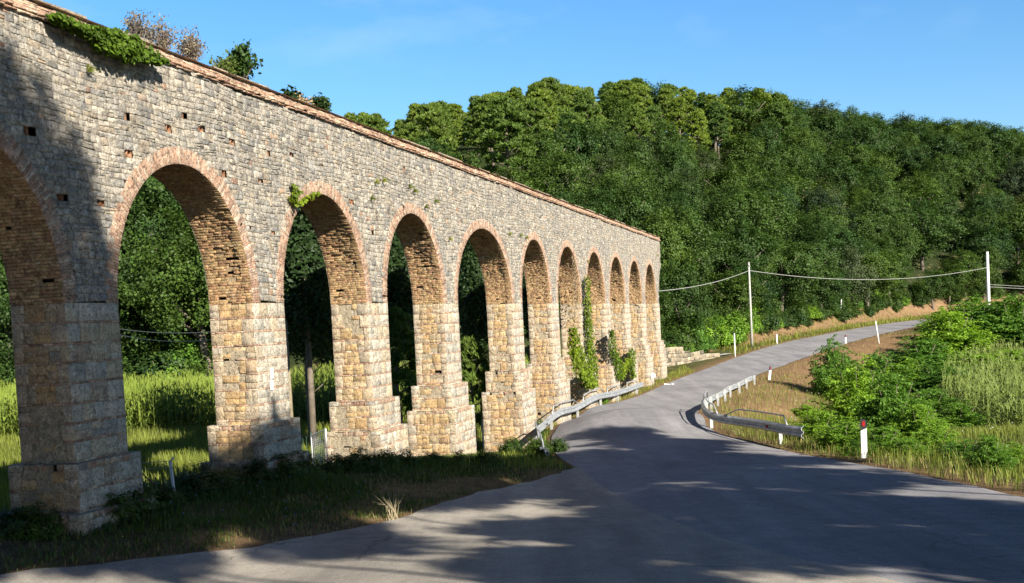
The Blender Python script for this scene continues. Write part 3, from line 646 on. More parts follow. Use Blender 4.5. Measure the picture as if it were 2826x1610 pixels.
def proto(kind, seed, mat, cname='crown', tname='trunk'):
    V, F, tone = crown(kind, seed); me = mkmesh('tmp', V, F, mat, tone=tone); m1 = me.data; bpy.data.objects.remove(me)
    t_ = trunkmesh(kind, seed).build('tmp', M_BARK, smooth=True); m2 = t_.data; bpy.data.objects.remove(t_)
    m1.name = cname; m2.name = tname; return (m1, m2, cname, tname)
def plant(pr, name, label, cat, loc, scale=(1, 1, 1), rz=0, group=None, tilt=(0, 0)):
    r = thing(name, label, cat, loc, 0, group); r.rotation_euler = (tilt[0], tilt[1], rz); r.scale = scale
    for me, nm in ((pr[0], pr[2]), (pr[1], pr[3])):
        o = bpy.data.objects.new(nm, me); C.objects.link(o); o.parent = r
    return r
L_OLIVE = leafmat('olive_leaves', (0.065, 0.095, 0.042), 0.4, 0.2); L_LIME = leafmat('young_oak_leaves', (0.065, 0.12, 0.028), 0.4, 0.3)
OAKS = [proto('oak', s, L_OAK) for s in (1, 2, 3, 4, 5, 6)]+[proto('oak', 7, L_OLIVE), proto('oak', 8, L_LIME)]
PINES = [proto('pine', s, L_PINE) for s in (11, 12, 13)]
CYPS = [proto('cypress', s, L_DARK) for s in (21, 22)]
BUSH = [proto('bush', s, L_BUSH, 'leaves', 'stems') for s in (31, 32, 33)]
SHRUB = [proto('shrub', s, L_BUSH, 'leaves', 'stems') for s in (41, 42)]
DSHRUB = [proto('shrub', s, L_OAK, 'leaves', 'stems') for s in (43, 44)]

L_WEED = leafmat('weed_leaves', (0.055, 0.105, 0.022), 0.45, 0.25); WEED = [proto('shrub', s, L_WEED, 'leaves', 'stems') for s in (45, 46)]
FINE = [proto('fineoak', s, L_OAK) for s in (61, 62, 63)]
# hillside forest
SKY = [(-50,200),(400,270),(700,330),(880,292),(960,287),(1060,264),(1140,264),(1240,237),(1290,228),(1380,198),(1420,217),(1480,228),(1540,187),(1600,192),(1680,188),(1760,212),(1820,207),(1880,212),(1960,240),(2050,252),(2110,265),(2200,277),(2280,287),(2400,300),(2450,300),(2500,325),(2556,312),(2700,330)]
rt = random.Random(5); pts = []
tries = 0
while tries < 60000 and len(pts) < 1200:
    tries += 1
    y = rt.uniform(80, 300); x = rt.uniform(-52, 0.49*y+3)
    if x < -0.52*y: continue
    dd, ss = pdist(np.array([x]), np.array([y]), HB)
    if ss[0] < 0 or dd[0] < 1.0 or dd[0] > 92: continue
    sp_min = 4.6 if dd[0] < 6 else 6.3+0.012*dd[0]
    sp_min *= 1.08-.08*(x > 45)
    if any((x-a)**2+(y-b)**2 < sp_min**2 for a, b, _ in pts): continue
    pts.append((x, y, dd[0]))
SKX, SKYY = [a for a, b in SKY], [b for a, b in SKY]
cands = []
for x, y, dd in pts:
    z = Gs(x, y); im, dep = toimg(np.array([[x, y, z]])); u, v = im[0]
    if u < -60 or u > 2640: continue
    ppm = FPX*2556/2826/dep[0]
    target = np.interp(u, SKX, SKYY)
    hmax = (v-target)/ppm*0.98           # tallest tree that stays below the photographed skyline
    if hmax < 4.5: continue
    h = rt.uniform(9.0, 12.5) if dd > 7 else rt.uniform(6.5, 10.5)
    if y < 100 and x < -5: h = rt.uniform(9, 13)
    if dd > 48: h = max(h*rt.uniform(.8, 1.15), min(hmax*rt.uniform(.72, 1.06), 15.5))
    if y < 98 and x < -3: h = rt.uniform(11, 15)
    h = min(h, hmax*1.05); sink = 0.0
    if dd > 48: z -= 1.6; h += 1.6; sink = 1
    # hidden behind the aqueduct?
    q = np.array([x, y, z+h*0.7]); vis = True
    topline = np.interp(u, [0, 390, 855, 1341, 1648], [12, 151, 314, 498, 611])
    if u < 1648 and v-h*ppm > topline+6:
        vis = dd < 26 or (dd < 45 and rt.random() < 0.4)
    if not vis: continue
    cands.append((x, y, z, h, dd, u, v-h*ppm*0.55, hmax))
cands.sort(key=lambda t: t[1])
landx = [(330,'beyond the first arches'),(620,'beyond the second arch'),(900,'beyond the third arch'),(1100,'where the ridge meets the parapet'),(1300,'above the middle arches'),(1500,'above the parapet'),(1660,'left of the aqueduct end'),(1780,'right of the aqueduct end'),(1900,'above the slim pole'),(2020,'right of the slim pole'),(2140,'midway between the poles'),(2260,'left of the road bend'),(2380,'above the road bend'),(2480,'behind the white pole'),(2700,'at the right edge')]
used = {}
for (x, y, z, h, dd, u, vm, hmax) in cands:
    pine = u > 600 and ((u < 1960 and vm < 420+0*u and rt.random() < 0.85 and vm < 330+(1960-u)*.12) or (u < 1320 and vm < 450 and rt.random() < 0.8))
    pr = rt.choice(PINES if pine else OAKS); pr = rt.choice(FINE) if (not pine and x < 8 and y < 104) else pr; H0 = 10.6 if pine else 9.9; s = h/H0
    w = s*rt.uniform(0.85, 1.30) if pine else max(s, 0.75)*rt.uniform(0.78, 1.15)*(1.22 if u > 1750 else 1.0)
    row = ['hill foot', 'lower slope', 'middle slope', 'upper slope', 'hill crest'][int(min(4, dd//24))]
    col_ = next(t for lim, t in landx if u < lim or lim == 2700)
    size = 'tall' if h > 11.3 else ('small' if h < 8 else 'medium'); shade = 'yellow green' if pine else ('dark green' if pr in OAKS[:3] else ('mid green' if pr in OAKS[:6] else ('olive grey' if pr is OAKS[6] else ('fine leaved' if pr in FINE else 'pale green'))))
    key = f"{size} {shade} {'pine' if pine else 'oak'}, {row}, {col_}"; lab = key
    used.setdefault(key, []).append((u, None)); tr_ = plant(pr, 'pine_tree' if pine else 'oak_tree', lab, 'tree', (x, y, z), (w, w, s), rt.uniform(0, 6.28), 'pines on the wooded hill' if pine else 'oaks on the wooded hill', (rt.uniform(-.05, .05), rt.uniform(-.05, .05)))
    used[key][-1] = (u, tr_)
ORD = ['leftmost', 'second', 'third', 'fourth', 'fifth', 'sixth', 'seventh', 'eighth', 'ninth', 'tenth', 'eleventh', 'twelfth']
for key, L_ in used.items():
    if len(L_) > 1:
        for q, (u_, o_) in enumerate(sorted(L_, key=lambda t: t[0])): o_['label'] = f"{key}, {ORD[q]}" + (" from left" if q else "")
for q, (px, dp, h) in enumerate(((296,84,17.0),(335,88,17.5),(385,86,16.5),(440,90,16),(30,84,15),(760,92,16))):
    p = ray(*D2S((px, 900)))*dp; z = Gs(p[0], p[1]); s_ = h/9.9; plant(FINE[q % 3], 'oak_tree', f"tall old oak rising above its neighbours behind the maize, {ORD[q]} of the tallest", 'tree', (p[0], p[1], z-.8), (s_*.95, s_*.95, s_), q*1.1, 'tall oaks behind the maize field')
print('forest trees', len(cands), 'oaks', sum(1 for o in bpy.data.objects if o.get('group') == 'oaks on the wooded hill'))
#@@PART2
# undergrowth along the foot of the hill, each shrub by itself
def ground_at(px, py):       # where the line of sight through a photo position meets the ground
    r = ray(*D2S((px, py))); k = np.r_[np.arange(4, 60, 0.05), np.arange(60, 320, 0.25)]; P = r[None]*k[:, None]
    g = P[:, 2]-G(P[:, 0], P[:, 1]); i = np.where(g < 0)[0]
    return P[i[0]] if len(i) else P[-1]
def gpt(x, y, dz=0.0): return np.array([x, y, Gs(x, y)+dz])
HBs = resample(HB[1:-1], 300); ct = 0; usedS = []
for k, p in enumerate(HBs):
    for off in (1.5, 3.0, 4.5):
        q = p+np.array([rt.uniform(-.8, .8), rt.uniform(-.6, 1.0)+off])
        z = Gs(*q); (u, v), dep = toimg(np.array([[q[0], q[1], z]]))[0][0], 0
        if not ((-20 < u < 560) or (1648 < u < 2580)): continue
        if rt.random() < (0.45 if u > 1648 else 0.5): continue
        s_ = rt.uniform(0.8, 1.7) if u > 1648 else rt.uniform(1.0, 2.2)
        if u > 1850: s_ *= .75
        if u > 1850 and off < 2: continue
        ct += 1
        where = 'behind the maize field' if u < 600 else ('beside the stone retaining wall' if u < 1800 else next(t for l_, t in ((1880,'left of slim pole'),(1960,'right of slim pole'),(2060,'left of bent post'),(2140,'right of bent post'),(2200,'behind tilted post'),(2260,'above the cut bank'),(2330,'before the road bend'),(2400,'at the road bend'),(2470,'left of white pole'),(9999,'right of white pole')) if u < l_))
        size = 'low' if s_ < 1.1 else ('tall' if s_ > 1.5 else 'medium')
        sh = rt.choice(DSHRUB if rt.random() < .85 else SHRUB); tone_ = 'dark' if sh in DSHRUB else 'bright'
        usedS.append([u, f"{size} {tone_} shrub at the hill foot, {where}", None]); usedS[-1][2] = plant(sh, 'shrub', usedS[-1][1], 'shrub', (q[0], q[1], z-.1), (s_*1.3, s_*1.3, s_*rt.uniform(.9, 1.3)), rt.uniform(0, 6), 'undergrowth along the foot of the hill')
NUM = ORD+['thirteenth', 'fourteenth', 'fifteenth', 'sixteenth', 'seventeenth', 'eighteenth', 'nineteenth', 'twentieth']
for key in set(t[1] for t in usedS):
    g_ = sorted([t for t in usedS if t[1] == key], key=lambda t: t[0])
    if len(g_) > 1:
        for q, t in enumerate(g_): t[2]['label'] = f"{key}, {NUM[q]} from left" if 0 < q < 20 else (f"{key}, leftmost" if q == 0 else key)
print('shrubs', ct)

# cypresses and conifers behind the aqueduct
def wpt(s, dep): 
    p = Nv*(DW+dep)+Wv*s; return p
k = 0
for s, dep, h, kind in ((37.0,7.0,1.08,'c'),(39.8,8.5,.97,'c'),(43.5,6.5,.95,'c'),(46.5,7.5,.9,'c'),(49.5,6.5,1.0,'c'),(53,7.5,.93,'c'),(57,7,.9,'c'),(61,6.5,.95,'c'),(65.5,7,.9,'c'),(70,7,.9,'c'),(9.0,7.0,.95,'c')):
    p = wpt(s, dep); z = Gs(p[0], p[1]); near = ['tallest cypress with a bare trunk behind the third arch', 'cypress with a bare trunk standing right behind its taller neighbour, third arch', 'dark cypress seen through the left side of the fourth arch', 'dark cypress between the fourth and fifth arches', 'dark cypress seen through the fifth arch', 'shaded cypress at the right side of the fifth arch', 'shaded cypress behind the sixth arch', 'shaded cypress beyond the sixth arch pier', 'half hidden cypress behind the seventh arch', 'cypress hidden behind the last arches', 'dark drooping cypress at the left picture edge behind the first pier'][k]
    plant(CYPS[k % 2], 'cypress', near, 'tree', (p[0], p[1], z), (1.25*h, 1.25*h, h), k*1.7, 'cypresses behind the aqueduct'); k += 1
# small lit conifer and ivy-wrapped stump bushes seen between the piers
def small_tree(px, py, dep_, s_, lab, pr, name='young_pine', sc=None):
    r = ray(*D2S((px, py)))*dep_; z = Gs(r[0], r[1]); plant(pr, name, lab, 'tree', (r[0], r[1], z), sc or (s_, s_, s_), 1.0)
small_tree(1186, 1080, 44, .55, 'small lit pine with a bare pale trunk seen through the fifth arch', PINES[1], sc=(.36, .36, .46))
small_tree(1001, 1080, 38.5, .5, 'bushy green young pine seen through the fourth arch', PINES[0], sc=(.42, .42, .52))

# ------------------------------------------------------------------ grasses
def blades(P, h, w, mat, name, label, cat, lean=0.35, seed=1, parent=None):
    rs = np.random.RandomState(seed); n = len(P); t = rs.uniform(0, 2*math.pi, n); d = np.c_[np.cos(t), np.sin(t), np.zeros(n)]; s_ = np.c_[-np.sin(t), np.cos(t), np.zeros(n)]
    h = np.broadcast_to(h, n)[:, None]; w = np.broadcast_to(w, n)[:, None]; ln = rs.uniform(0.1, 1, (n, 1))*lean; up = np.array([0, 0, 1.0])
    a = P-s_*w/2; b = P+s_*w/2; m1 = P+up*h*.55+d*ln*h*.35; c = m1+s_*w*.4; e = m1-s_*w*.4; tip = P+up*h*(1-.25*ln)+d*ln*h
    V = np.stack([a, b, c, e, tip+s_*w*.05, tip-s_*w*.05], 1).reshape(-1, 3); i = np.arange(n)[:, None]*6
    F = np.vstack([i+np.array([[0, 1, 2, 3]]), i+np.array([[3, 2, 4, 5]])]); tone = np.repeat(np.clip(rs.rand(n)*.6+.4*(0.5+.5*np.sin(P[:, 0]*1.3+seed)*np.sin(P[:, 1]*1.1)), 0, 1), 6)
    return tag(mkmesh(name, V, F, mat, tone=tone), label, cat, kind='stuff')
def scatter(n, x0, x1, y0, y1, test, seed, clump=0.0):
    rs = np.random.RandomState(seed); x = rs.uniform(x0, x1, n); y = rs.uniform(y0, y1, n)
    if clump:
        m = (np.sin(x*1.9+seed)*np.sin(y*1.7)+np.sin(x*.7)*np.cos(y*.9+seed)+rs.normal(0, .6, n)) > clump-1; x, y = x[m], y[m]
    m = test(x, y); x, y = x[m], y[m]; return np.c_[x, y, G(x, y)]
def off_road(x, y, mrg=0.0):
    i = inpoly(x, y, poly); d = np.minimum(np.minimum(pdist(x, y, RIGHT)[0], pdist(x, y, LEFT)[0]), pdist(x, y, LANE)[0]); return ~i & (d > mrg)
def wall_s(x, y): return x*Nv[0]+y*Nv[1]-DW          # behind the wall when positive
P = scatter(330000, -17, 2, 14, 36, lambda x, y: off_road(x, y, .15) & (wall_s(x, y) < .1) & ((pdist(x, y, LANE)[0] > 1.6) | (RS.rand(len(x)) < .35)), 3, .95)
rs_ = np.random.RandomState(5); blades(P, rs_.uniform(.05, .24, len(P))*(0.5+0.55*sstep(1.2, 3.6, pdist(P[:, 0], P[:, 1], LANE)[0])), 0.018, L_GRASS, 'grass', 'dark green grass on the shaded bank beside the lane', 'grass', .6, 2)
P = scatter(26000, -17, 2, 14, 34, lambda x, y: off_road(x, y, .0) & (pdist(x, y, LANE)[0] < 2.6), 13)
blades(P, rs_.uniform(.04, .16, len(P)), .012, L_DRYGRASS, 'dry_grass', 'straw coloured dry grass along the lane edge', 'dry grass', .8, 12)
P = scatter(120000, -34, 12, 19, 62, lambda x, y: (wall_s(x, y) > 1.3) & (y < 54) & off_road(x, y, .3), 4)
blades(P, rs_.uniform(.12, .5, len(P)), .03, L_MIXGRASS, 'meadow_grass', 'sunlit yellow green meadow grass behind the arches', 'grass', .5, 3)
P = scatter(60000, -3, 14, 28, 100, lambda x, y: (wall_s(x, y) < -.05) & (pdist(x, y, LEFT)[1] > 0) & off_road(x, y, .2) & (x > -2), 6)
blades(P, rs_.uniform(.06, .32, len(P)), .02, L_MIXGRASS, 'verge_grass', 'short grass between the road and the aqueduct piers', 'grass', .6, 4)
def right_side(x, y): return (pdist(x, y, RIGHT)[1] < 0)
P = scatter(150000, 6.5, 34, 15, 75, lambda x, y: right_side(x, y) & off_road(x, y, .25) & (x < .5*y+4) & (RS.rand(len(x)) < np.where(pdist(x, y, RIGHT)[0] < 2.0, .6, 1)) & ~((y > 42) & (pdist(x, y, RIGHT)[0] < 5.0) & (RS.rand(len(x)) < .75)), 7, .2)
blades(P, rs_.uniform(.08, .42, len(P)), .018, L_MIXGRASS, 'weeds', 'tangled green weeds on the right hand verge', 'weeds', .6, 5)
P = scatter(90000, 6.5, 60, 15, 120, lambda x, y: right_side(x, y) & off_road(x, y, .08) & ((pdist(x, y, RIGHT)[0] < 1.8) | ((y > 40) & (pdist(x, y, RIGHT)[0] < 6))), 8, .1)
blades(P, rs_.uniform(.06, .34, len(P)), .016, L_DRYGRASS, 'dry_verge_grass', 'dry straw grass along the right road edge and bank', 'dry grass', .7, 6)
P = scatter(90000, 20, 100, 98, 200, lambda x, y: (pdist(x, y, LEFT)[1] > 0) & (pdist(x, y, LEFT)[0] < 7) & off_road(x, y, .2), 18, .55)
blades(P, rs_.uniform(.15, .6, len(P)), .05, L_MIXGRASS, 'bank_grass', 'sparse grass on the brown cut bank above the far road', 'grass', .6, 16)
# maize
def maize(P, hmin, hmax, name, label, seed, nl=9, mat=None):
    rs = np.random.RandomState(seed); n = len(P); h = rs.uniform(hmin, hmax, n); VV = []; TT = []; FF = []; b = 0
    for l in range(nl):
        z0 = h*(0.12+0.8*l/nl)*rs.uniform(.9, 1.1, n); t = rs.uniform(0, 2*math.pi, n); L = rs.uniform(.45, .85, n)*(1.15-.5*l/nl); d = np.c_[np.cos(t), np.sin(t), 0*t]; s_ = np.c_[-np.sin(t), np.cos(t), 0*t]; pr = P+np.c_[0*t, 0*t, z0]; pts_ = []
        for f_, zz, ww in ((0, 0, .02), (.35, .32, .05), (.7, .25, .045), (1.0, -.12, .006)):
            c = pr+d*(L*f_)[:, None]+np.c_[0*t, 0*t, L*zz]; pts_ += [c-s_*ww, c+s_*ww]
        V = np.stack(pts_, 1).reshape(-1, 3); i = np.arange(n)[:, None]*8+b; FF += [i+np.array([[q, q+1, q+3, q+2]]) for q in (0, 2, 4)]; VV.append(V); TT.append(np.repeat(rs.rand(n)*.7+.3*l/nl, 8)); b += len(V)
    st = np.stack([P+[-.015, 0, 0], P+[.015, 0, 0], P+np.c_[0*h+.008, 0*h, h], P+np.c_[0*h-.008, 0*h, h]], 1).reshape(-1, 3); i = np.arange(n)[:, None]*4+b; FF.append(i+np.array([[0, 1, 2, 3]])); VV.append(st); TT.append(np.full(4*n, .9)); b += len(st)
    for q in range(4):       # tassels
        t = rs.uniform(0, 2*math.pi, n); o = np.c_[np.cos(t), np.sin(t), 0*t]*.12; tp = P+np.c_[0*h, 0*h, h]; V = np.stack([tp+[-.01, 0, 0], tp+[.01, 0, 0], tp+o+[.005, 0, .28], tp+o+[-.005, 0, .28]], 1).reshape(-1, 3); i = np.arange(n)[:, None]*4+b; FF.append(i+np.array([[0, 1, 2, 3]])); VV.append(V); TT.append(np.full(4*n, 1.0)); b += len(V)
    return tag(mkmesh(name, np.vstack(VV), np.vstack(FF), mat or L_CORN, tone=np.concatenate(TT)), label, 'maize', kind='stuff')
rs_ = np.random.RandomState(9); xs, ys = np.meshgrid(np.arange(-38, 4, .75), np.arange(53.5, 76, .36)); xs = xs.ravel()+rs_.normal(0, .08, xs.size); ys = ys.ravel()+rs_.normal(0, .1, ys.size)
mk = (wall_s(xs, ys) > 6) & (ys < 76); maize(np.c_[xs, ys, G(xs, ys)][mk], 1.6, 2.25, 'maize_field', 'tall sunlit maize field behind the aqueduct', 4)
P = scatter(6500, 18, 62, 46, 105, lambda x, y: right_side(x, y) & (x > .395*y) & (x < .5*y+8) & (pdist(x, y, RIGHT)[0] > 12), 19)
maize(P, .8, 1.8, 'reed_field', 'yellow green field of tall reedy stalks at the right', 6, mat=L_REED)

# ------------------------------------------------------------------ bushes right of the road (photo position of the foot, height in m)
bl = [(2085,1000,845,95,'tall feathery locust bush rising beside the brown bank'),(2150,1085,895,150,'large locust bush right of the brown bank'),(2232,1095,925,150,'broad bright green locust bush left of the white post'),
      (2050,1095,1015,110,'low locust shoots behind the end of the guard rail'),(2110,1122,1035,120,'green bush between guard rail end and white post'),(2205,1130,1055,110,'leafy bush right behind the black topped white post'),
      (2295,1105,1000,120,'round bush right of the white post'),(2190,985,880,110,'locust bush on the bank beside the ditch'),(2255,985,895,130,'locust bush behind the broad bright green one'),
      (2305,935,845,150,'locust thicket right of the tilted white post'),(2375,900,775,150,'big locust thicket hiding the road bend'),(2455,880,745,170,'large locust thicket under the right hand pole'),(2540,885,735,150,'tall thicket at the right picture edge'),
      (2350,850,775,100,'bushy thicket where the road disappears'),(2420,820,745,110,'locust thicket in front of the right hand pole'),(2500,830,750,120,'thicket just right of the right hand pole'),(2350,980,905,140,'bush in front of the tall right hand thicket'),(2440,945,880,150,'low thicket above the reedy field'),
      (2530,935,870,120,'low thicket above the reedy field at the right edge'),(2400,1150,1088,110,'light green low bush near the right corner of the verge'),(2470,1180,1075,100,'darker low bush at the right edge of the verge'),(2335,1120,1060,90,'small pale weed bush on the verge'),(2535,1160,1095,90,'low weed bush at the far right verge'),
      (2395,1075,1000,120,'green bush at the edge of the reedy field'),(2330,1035,965,110,'weedy bush in the middle of the slope'),(2270,1140,1085,90,'small bush just right of the white post'),(2150,1135,1090,70,'weed clump left of the white post foot'),(2010,1050,1005,60,'small bush on the brown bank under the ditch')]
for px, py, pt, wpx, lab in bl:
    p = ground_at(px, py); ppm = FPX*2556/2826/(p@Fv); s_ = 1.12*(py-pt)/ppm/2.55; w_ = wpx/ppm/2.0; plant(rt.choice(BUSH), 'locust_bush', lab, 'bush', tuple(p-np.array([0, 0, .12])), (w_, w_, s_), rt.uniform(0, 6.2), 'locust bushes right of the road')
# dark weeds and brambles at the near end of the left guard rail
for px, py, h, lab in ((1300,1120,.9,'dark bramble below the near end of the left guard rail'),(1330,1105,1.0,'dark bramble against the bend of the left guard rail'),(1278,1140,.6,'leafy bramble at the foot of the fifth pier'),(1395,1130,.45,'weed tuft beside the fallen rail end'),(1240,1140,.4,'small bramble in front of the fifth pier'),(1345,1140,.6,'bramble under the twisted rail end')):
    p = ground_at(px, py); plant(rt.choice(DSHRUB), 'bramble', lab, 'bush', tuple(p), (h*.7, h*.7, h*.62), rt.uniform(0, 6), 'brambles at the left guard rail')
for px, py, h, lab in ((1668,896,1.3,'leafy bush at the left end of the retaining wall'),(1752,880,1.6,'dark bush in front of the middle of the retaining wall'),(1640,880,1.1,'weed bush at the last pier of the aqueduct'),(1705,888,1.4,'bush in front of the retaining wall, left of the dark one'),(1790,870,1.4,'bush at the right end of the retaining wall'),(1500,1010,.5,'weeds behind the left guard rail'),(1555,985,.5,'weeds behind the far end of the left guard rail'),(1610,960,.45,'low weeds beside the small white sign')):
    p = ground_at(px, py); plant(rt.choice(SHRUB), 'weed_bush', lab, 'bush', tuple(p), (h*.8, h*.8, h*.6), rt.uniform(0, 6), 'weeds along the far verge')

for k, (px, py, h) in enumerate([(30,1330,.4),(90,1335,.45),(245,1300,.55),(300,1285,.6),(345,1272,.45),(405,1262,.4),(470,1245,.5),(520,1232,.55),(570,1222,.4),(640,1212,.5),(700,1200,.55),(745,1190,.5),(840,1180,.45),(900,1176,.5),(960,1168,.45),(1010,1164,.4),(1080,1160,.35),(1150,1160,.35),(1210,1160,.4)]):
    p = ground_at(px, py); nth = ['leftmost','second','third','fourth','fifth','sixth','seventh','eighth','ninth','tenth','eleventh','twelfth','thirteenth','fourteenth','fifteenth','sixteenth','seventeenth','eighteenth','last'][k]
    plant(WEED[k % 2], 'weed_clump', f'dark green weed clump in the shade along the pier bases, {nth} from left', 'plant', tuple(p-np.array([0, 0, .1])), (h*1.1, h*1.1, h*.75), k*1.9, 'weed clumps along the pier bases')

# ------------------------------------------------------------------ guard rails
PROF = [(0,-.155),(.02,-.14),(.08,-.105),(.08,-.055),(.02,-.02),(.02,.02),(.08,.055),(.08,.105),(.02,.14),(0,.155)]
def frame(Q):
    d = np.gradient(Q, axis=0); d[:, 2] *= 1; d /= np.linalg.norm(d, axis=1)[:, None]; s_ = np.c_[-d[:, 1], d[:, 0], 0*d[:, 0]]; s_ /= np.linalg.norm(s_, axis=1)[:, None]; return d, s_
def beam(Q, side, hc, twist=None, squash=None):
    n = len(Q); d, s_ = frame(Q); V = []; m_ = len(PROF)
    for off in (0.0, -0.012):
        for k in range(n):
            tw = 0 if twist is None else twist[k]; q = 1 if squash is None else squash[k]
            for (o, z) in PROF:
                a = (o+off)*side; z_ = z*q; a2 = a*math.cos(tw)-z_*math.sin(tw); z2 = a*math.sin(tw)+z_*math.cos(tw)
                V.append(Q[k]+s_[k]*a2+np.array([0, 0, hc[k]+z2]))
    F = []
    for l in range(2):
        b = l*n*m_
        for k in range(n-1):
            for j in range(m_-1): F.append((b+k*m_+j, b+k*m_+j+1, b+(k+1)*m_+j+1, b+(k+1)*m_+j))
    for k in range(n-1):
        for j in (0, m_-1): F.append((k*m_+j, (k+1)*m_+j, (n+k+1)*m_+j, (n+k)*m_+j))
    for k in (0, n-1):
        for j in range(m_-1): F.append((k*m_+j, k*m_+j+1, (n+k)*m_+j+1, (n+k)*m_+j))
    return np.array(V), F
def railpath(pp, n):
    P = np.array([ground_at(*p)[:2] for p in pp]); Q = smoothline(P, n, 5)
    ws = Q[:, 0]*Nv[0]+Q[:, 1]*Nv[1]-DW; print('rail to wall', np.round([ws.min(), ws.max()], 2)); Q = Q-np.clip(ws+.50, 0, 9)[:, None]*Nv[None, :2]*sstep(36, 44, Q[:, 1])[:, None]; kk_ = np.ones(13)/13; Qs = np.c_[np.convolve(np.pad(Q[:, 0], 6, 'reflect', reflect_type='odd'), kk_, 'valid'), np.convolve(np.pad(Q[:, 1], 6, 'reflect', reflect_type='odd'), kk_, 'valid')]; Q = Qs if n == 90 and P[0, 0] < 4 else Q; return np.c_[Q, G(Q[:, 0], Q[:, 1])]
def fishtail(mb, p, d, s_, side, hc):
    up = np.array([0, 0, 1.0]); m_ = len(PROF)
    V = []
    for t_, wd in ((0, 1.0), (.12, 1.12), (.28, 1.2)):
        for (o, z) in PROF: V.append(p+d*t_+s_*side*(o+.004)+up*(hc+z*wd))
    for t_, wd in ((0, 1.0), (.12, 1.12), (.28, 1.2)):
        for (o, z) in PROF: V.append(p+d*t_+s_*side*(o-.012)+up*(hc+z*wd))
    F = []
    for l in range(2):
        for k in range(2):
            for j in range(m_-1): b = l*3*m_; F.append((b+k*m_+j, b+k*m_+j+1, b+(k+1)*m_+j+1, b+(k+1)*m_+j))
    for j in range(m_-1): F.append((2*m_+j, 2*m_+j+1, 5*m_+j+1, 5*m_+j))
    mb.add(V, F)
def guardrail(name, label, pp, posts, side, loops, refl, n, hfun, tw=None, sq=None, loc=0):
    Q = railpath(pp, n); r = thing(name, label, 'guard rail', (0, 0, 0)); hc = hfun(np.linspace(0, 1, n)); d, s_ = frame(Q)
    V, F = beam(Q, side, hc, tw, sq); mkmesh('beam', V, F, M_GALV, r)
    arc = np.r_[0, np.cumsum(np.linalg.norm(np.diff(Q[:, :2], axis=0), axis=1))]; idx = [int(np.argmin(abs(arc-t*arc[-1]))) for t in posts]
    for j in idx:
        mb = MB(); p = Q[j]-s_[j]*side*.07; an = math.atan2(d[j][1], d[j][0]); R_ = Matrix.Rotation(an, 3, 'Z')
        top_ = hc[j]+.13; mb.box((p[0], p[1], p[2]+(top_-.5)/2), (.012, .10, top_+.5), R_); 
        for e in (-1, 1):
            o = R_@Vector((.025, e*.05, 0)); mb.box((p[0]+o[0], p[1]+o[1], p[2]+(top_-.5)/2), (.06, .008, top_+.5), R_)
        o = R_@Vector((0, side*.05, 0)); mb.box((p[0]+o[0], p[1]+o[1], p[2]+hc[j]), (.05, .05, .2), R_)
        mb.build('post', M_GALVP, r)
    for a_, b_ in loops:
        ja, jb = [int(np.argmin(abs(arc-t*arc[-1]))) for t in (a_, b_)]; mid = [int(ja+(jb-ja)*q) for q in (.12, .35, .6, .88)]
        pts_ = [Q[ja]+[0, 0, hc[ja]+.12]]+[Q[m_]-s_[m_]*side*.05+np.array([0, 0, hc[m_]+.40]) for m_ in mid]+[Q[jb]+[0, 0, hc[jb]+.12]]
        mb = MB(); mb.tube(pts_, .024, 8); mb.build('hand_tube', M_GALV, r, smooth=True)
    for t in refl:
        j = int(np.argmin(abs(arc-t*arc[-1]))); p = Q[j]+s_[j]*side*.10+np.array([0, 0, hc[j]]); an = math.atan2(d[j][1], d[j][0]); R_ = Matrix.Rotation(an, 3, 'Z')@Matrix.Rotation(.6, 3, 'Z'); mb = MB(); mb.box(p, (.075, .03, .095), R_); mb.build('reflector', M_RED, r)
    mb = MB(); fishtail(mb, Q[0], -d[0], s_[0], side, hc[0]) ; mb.build('end_plate', M_GALV, r)
    return r, Q, hc, arc
RPP = [(1998,1121.5),(1965.5,1116),(1910,1101),(1857,1090),(1783,1077),(1761,1063),(1756,1045),(1764,1030),(1778,1020),(1802.6,1007.5),(1821.6,992),(1846,981),(1869.5,967),(1888,960)]
guardrail('guard_rail', 'curved galvanised steel guard rail with tubes and red reflectors on the right of the road', RPP, (.04,.20,.34,.45,.54,.63,.72,.81,.90,.98), 1, ((.025,.165),(.18,.30),(.315,.42)), (.07,.335,.52,.70,.9), 90, lambda t: np.full(len(t), .50))
LPP = [(1361,1150),(1346,1128),(1338,1105),(1340,1090),(1352,1076),(1392,1056),(1446.6,1034),(1494,1018.5),(1532,1003),(1566.6,991),(1605,980)]
n_ = 90; t_ = np.linspace(0, 1, n_); tw = -.9*sstep(.22, .02, t_)
guardrail('guard_rail', 'galvanised guard rail with bent twisted near end in front of the aqueduct piers', LPP, (.10,.27,.40,.53,.66,.80,.95), -1, ((.02,.30),(.40,.53),(.55,.68),(.70,.83),(.86,.97)), (), n_, lambda t: .50-.28*sstep(.30, 0.0, t), tw)

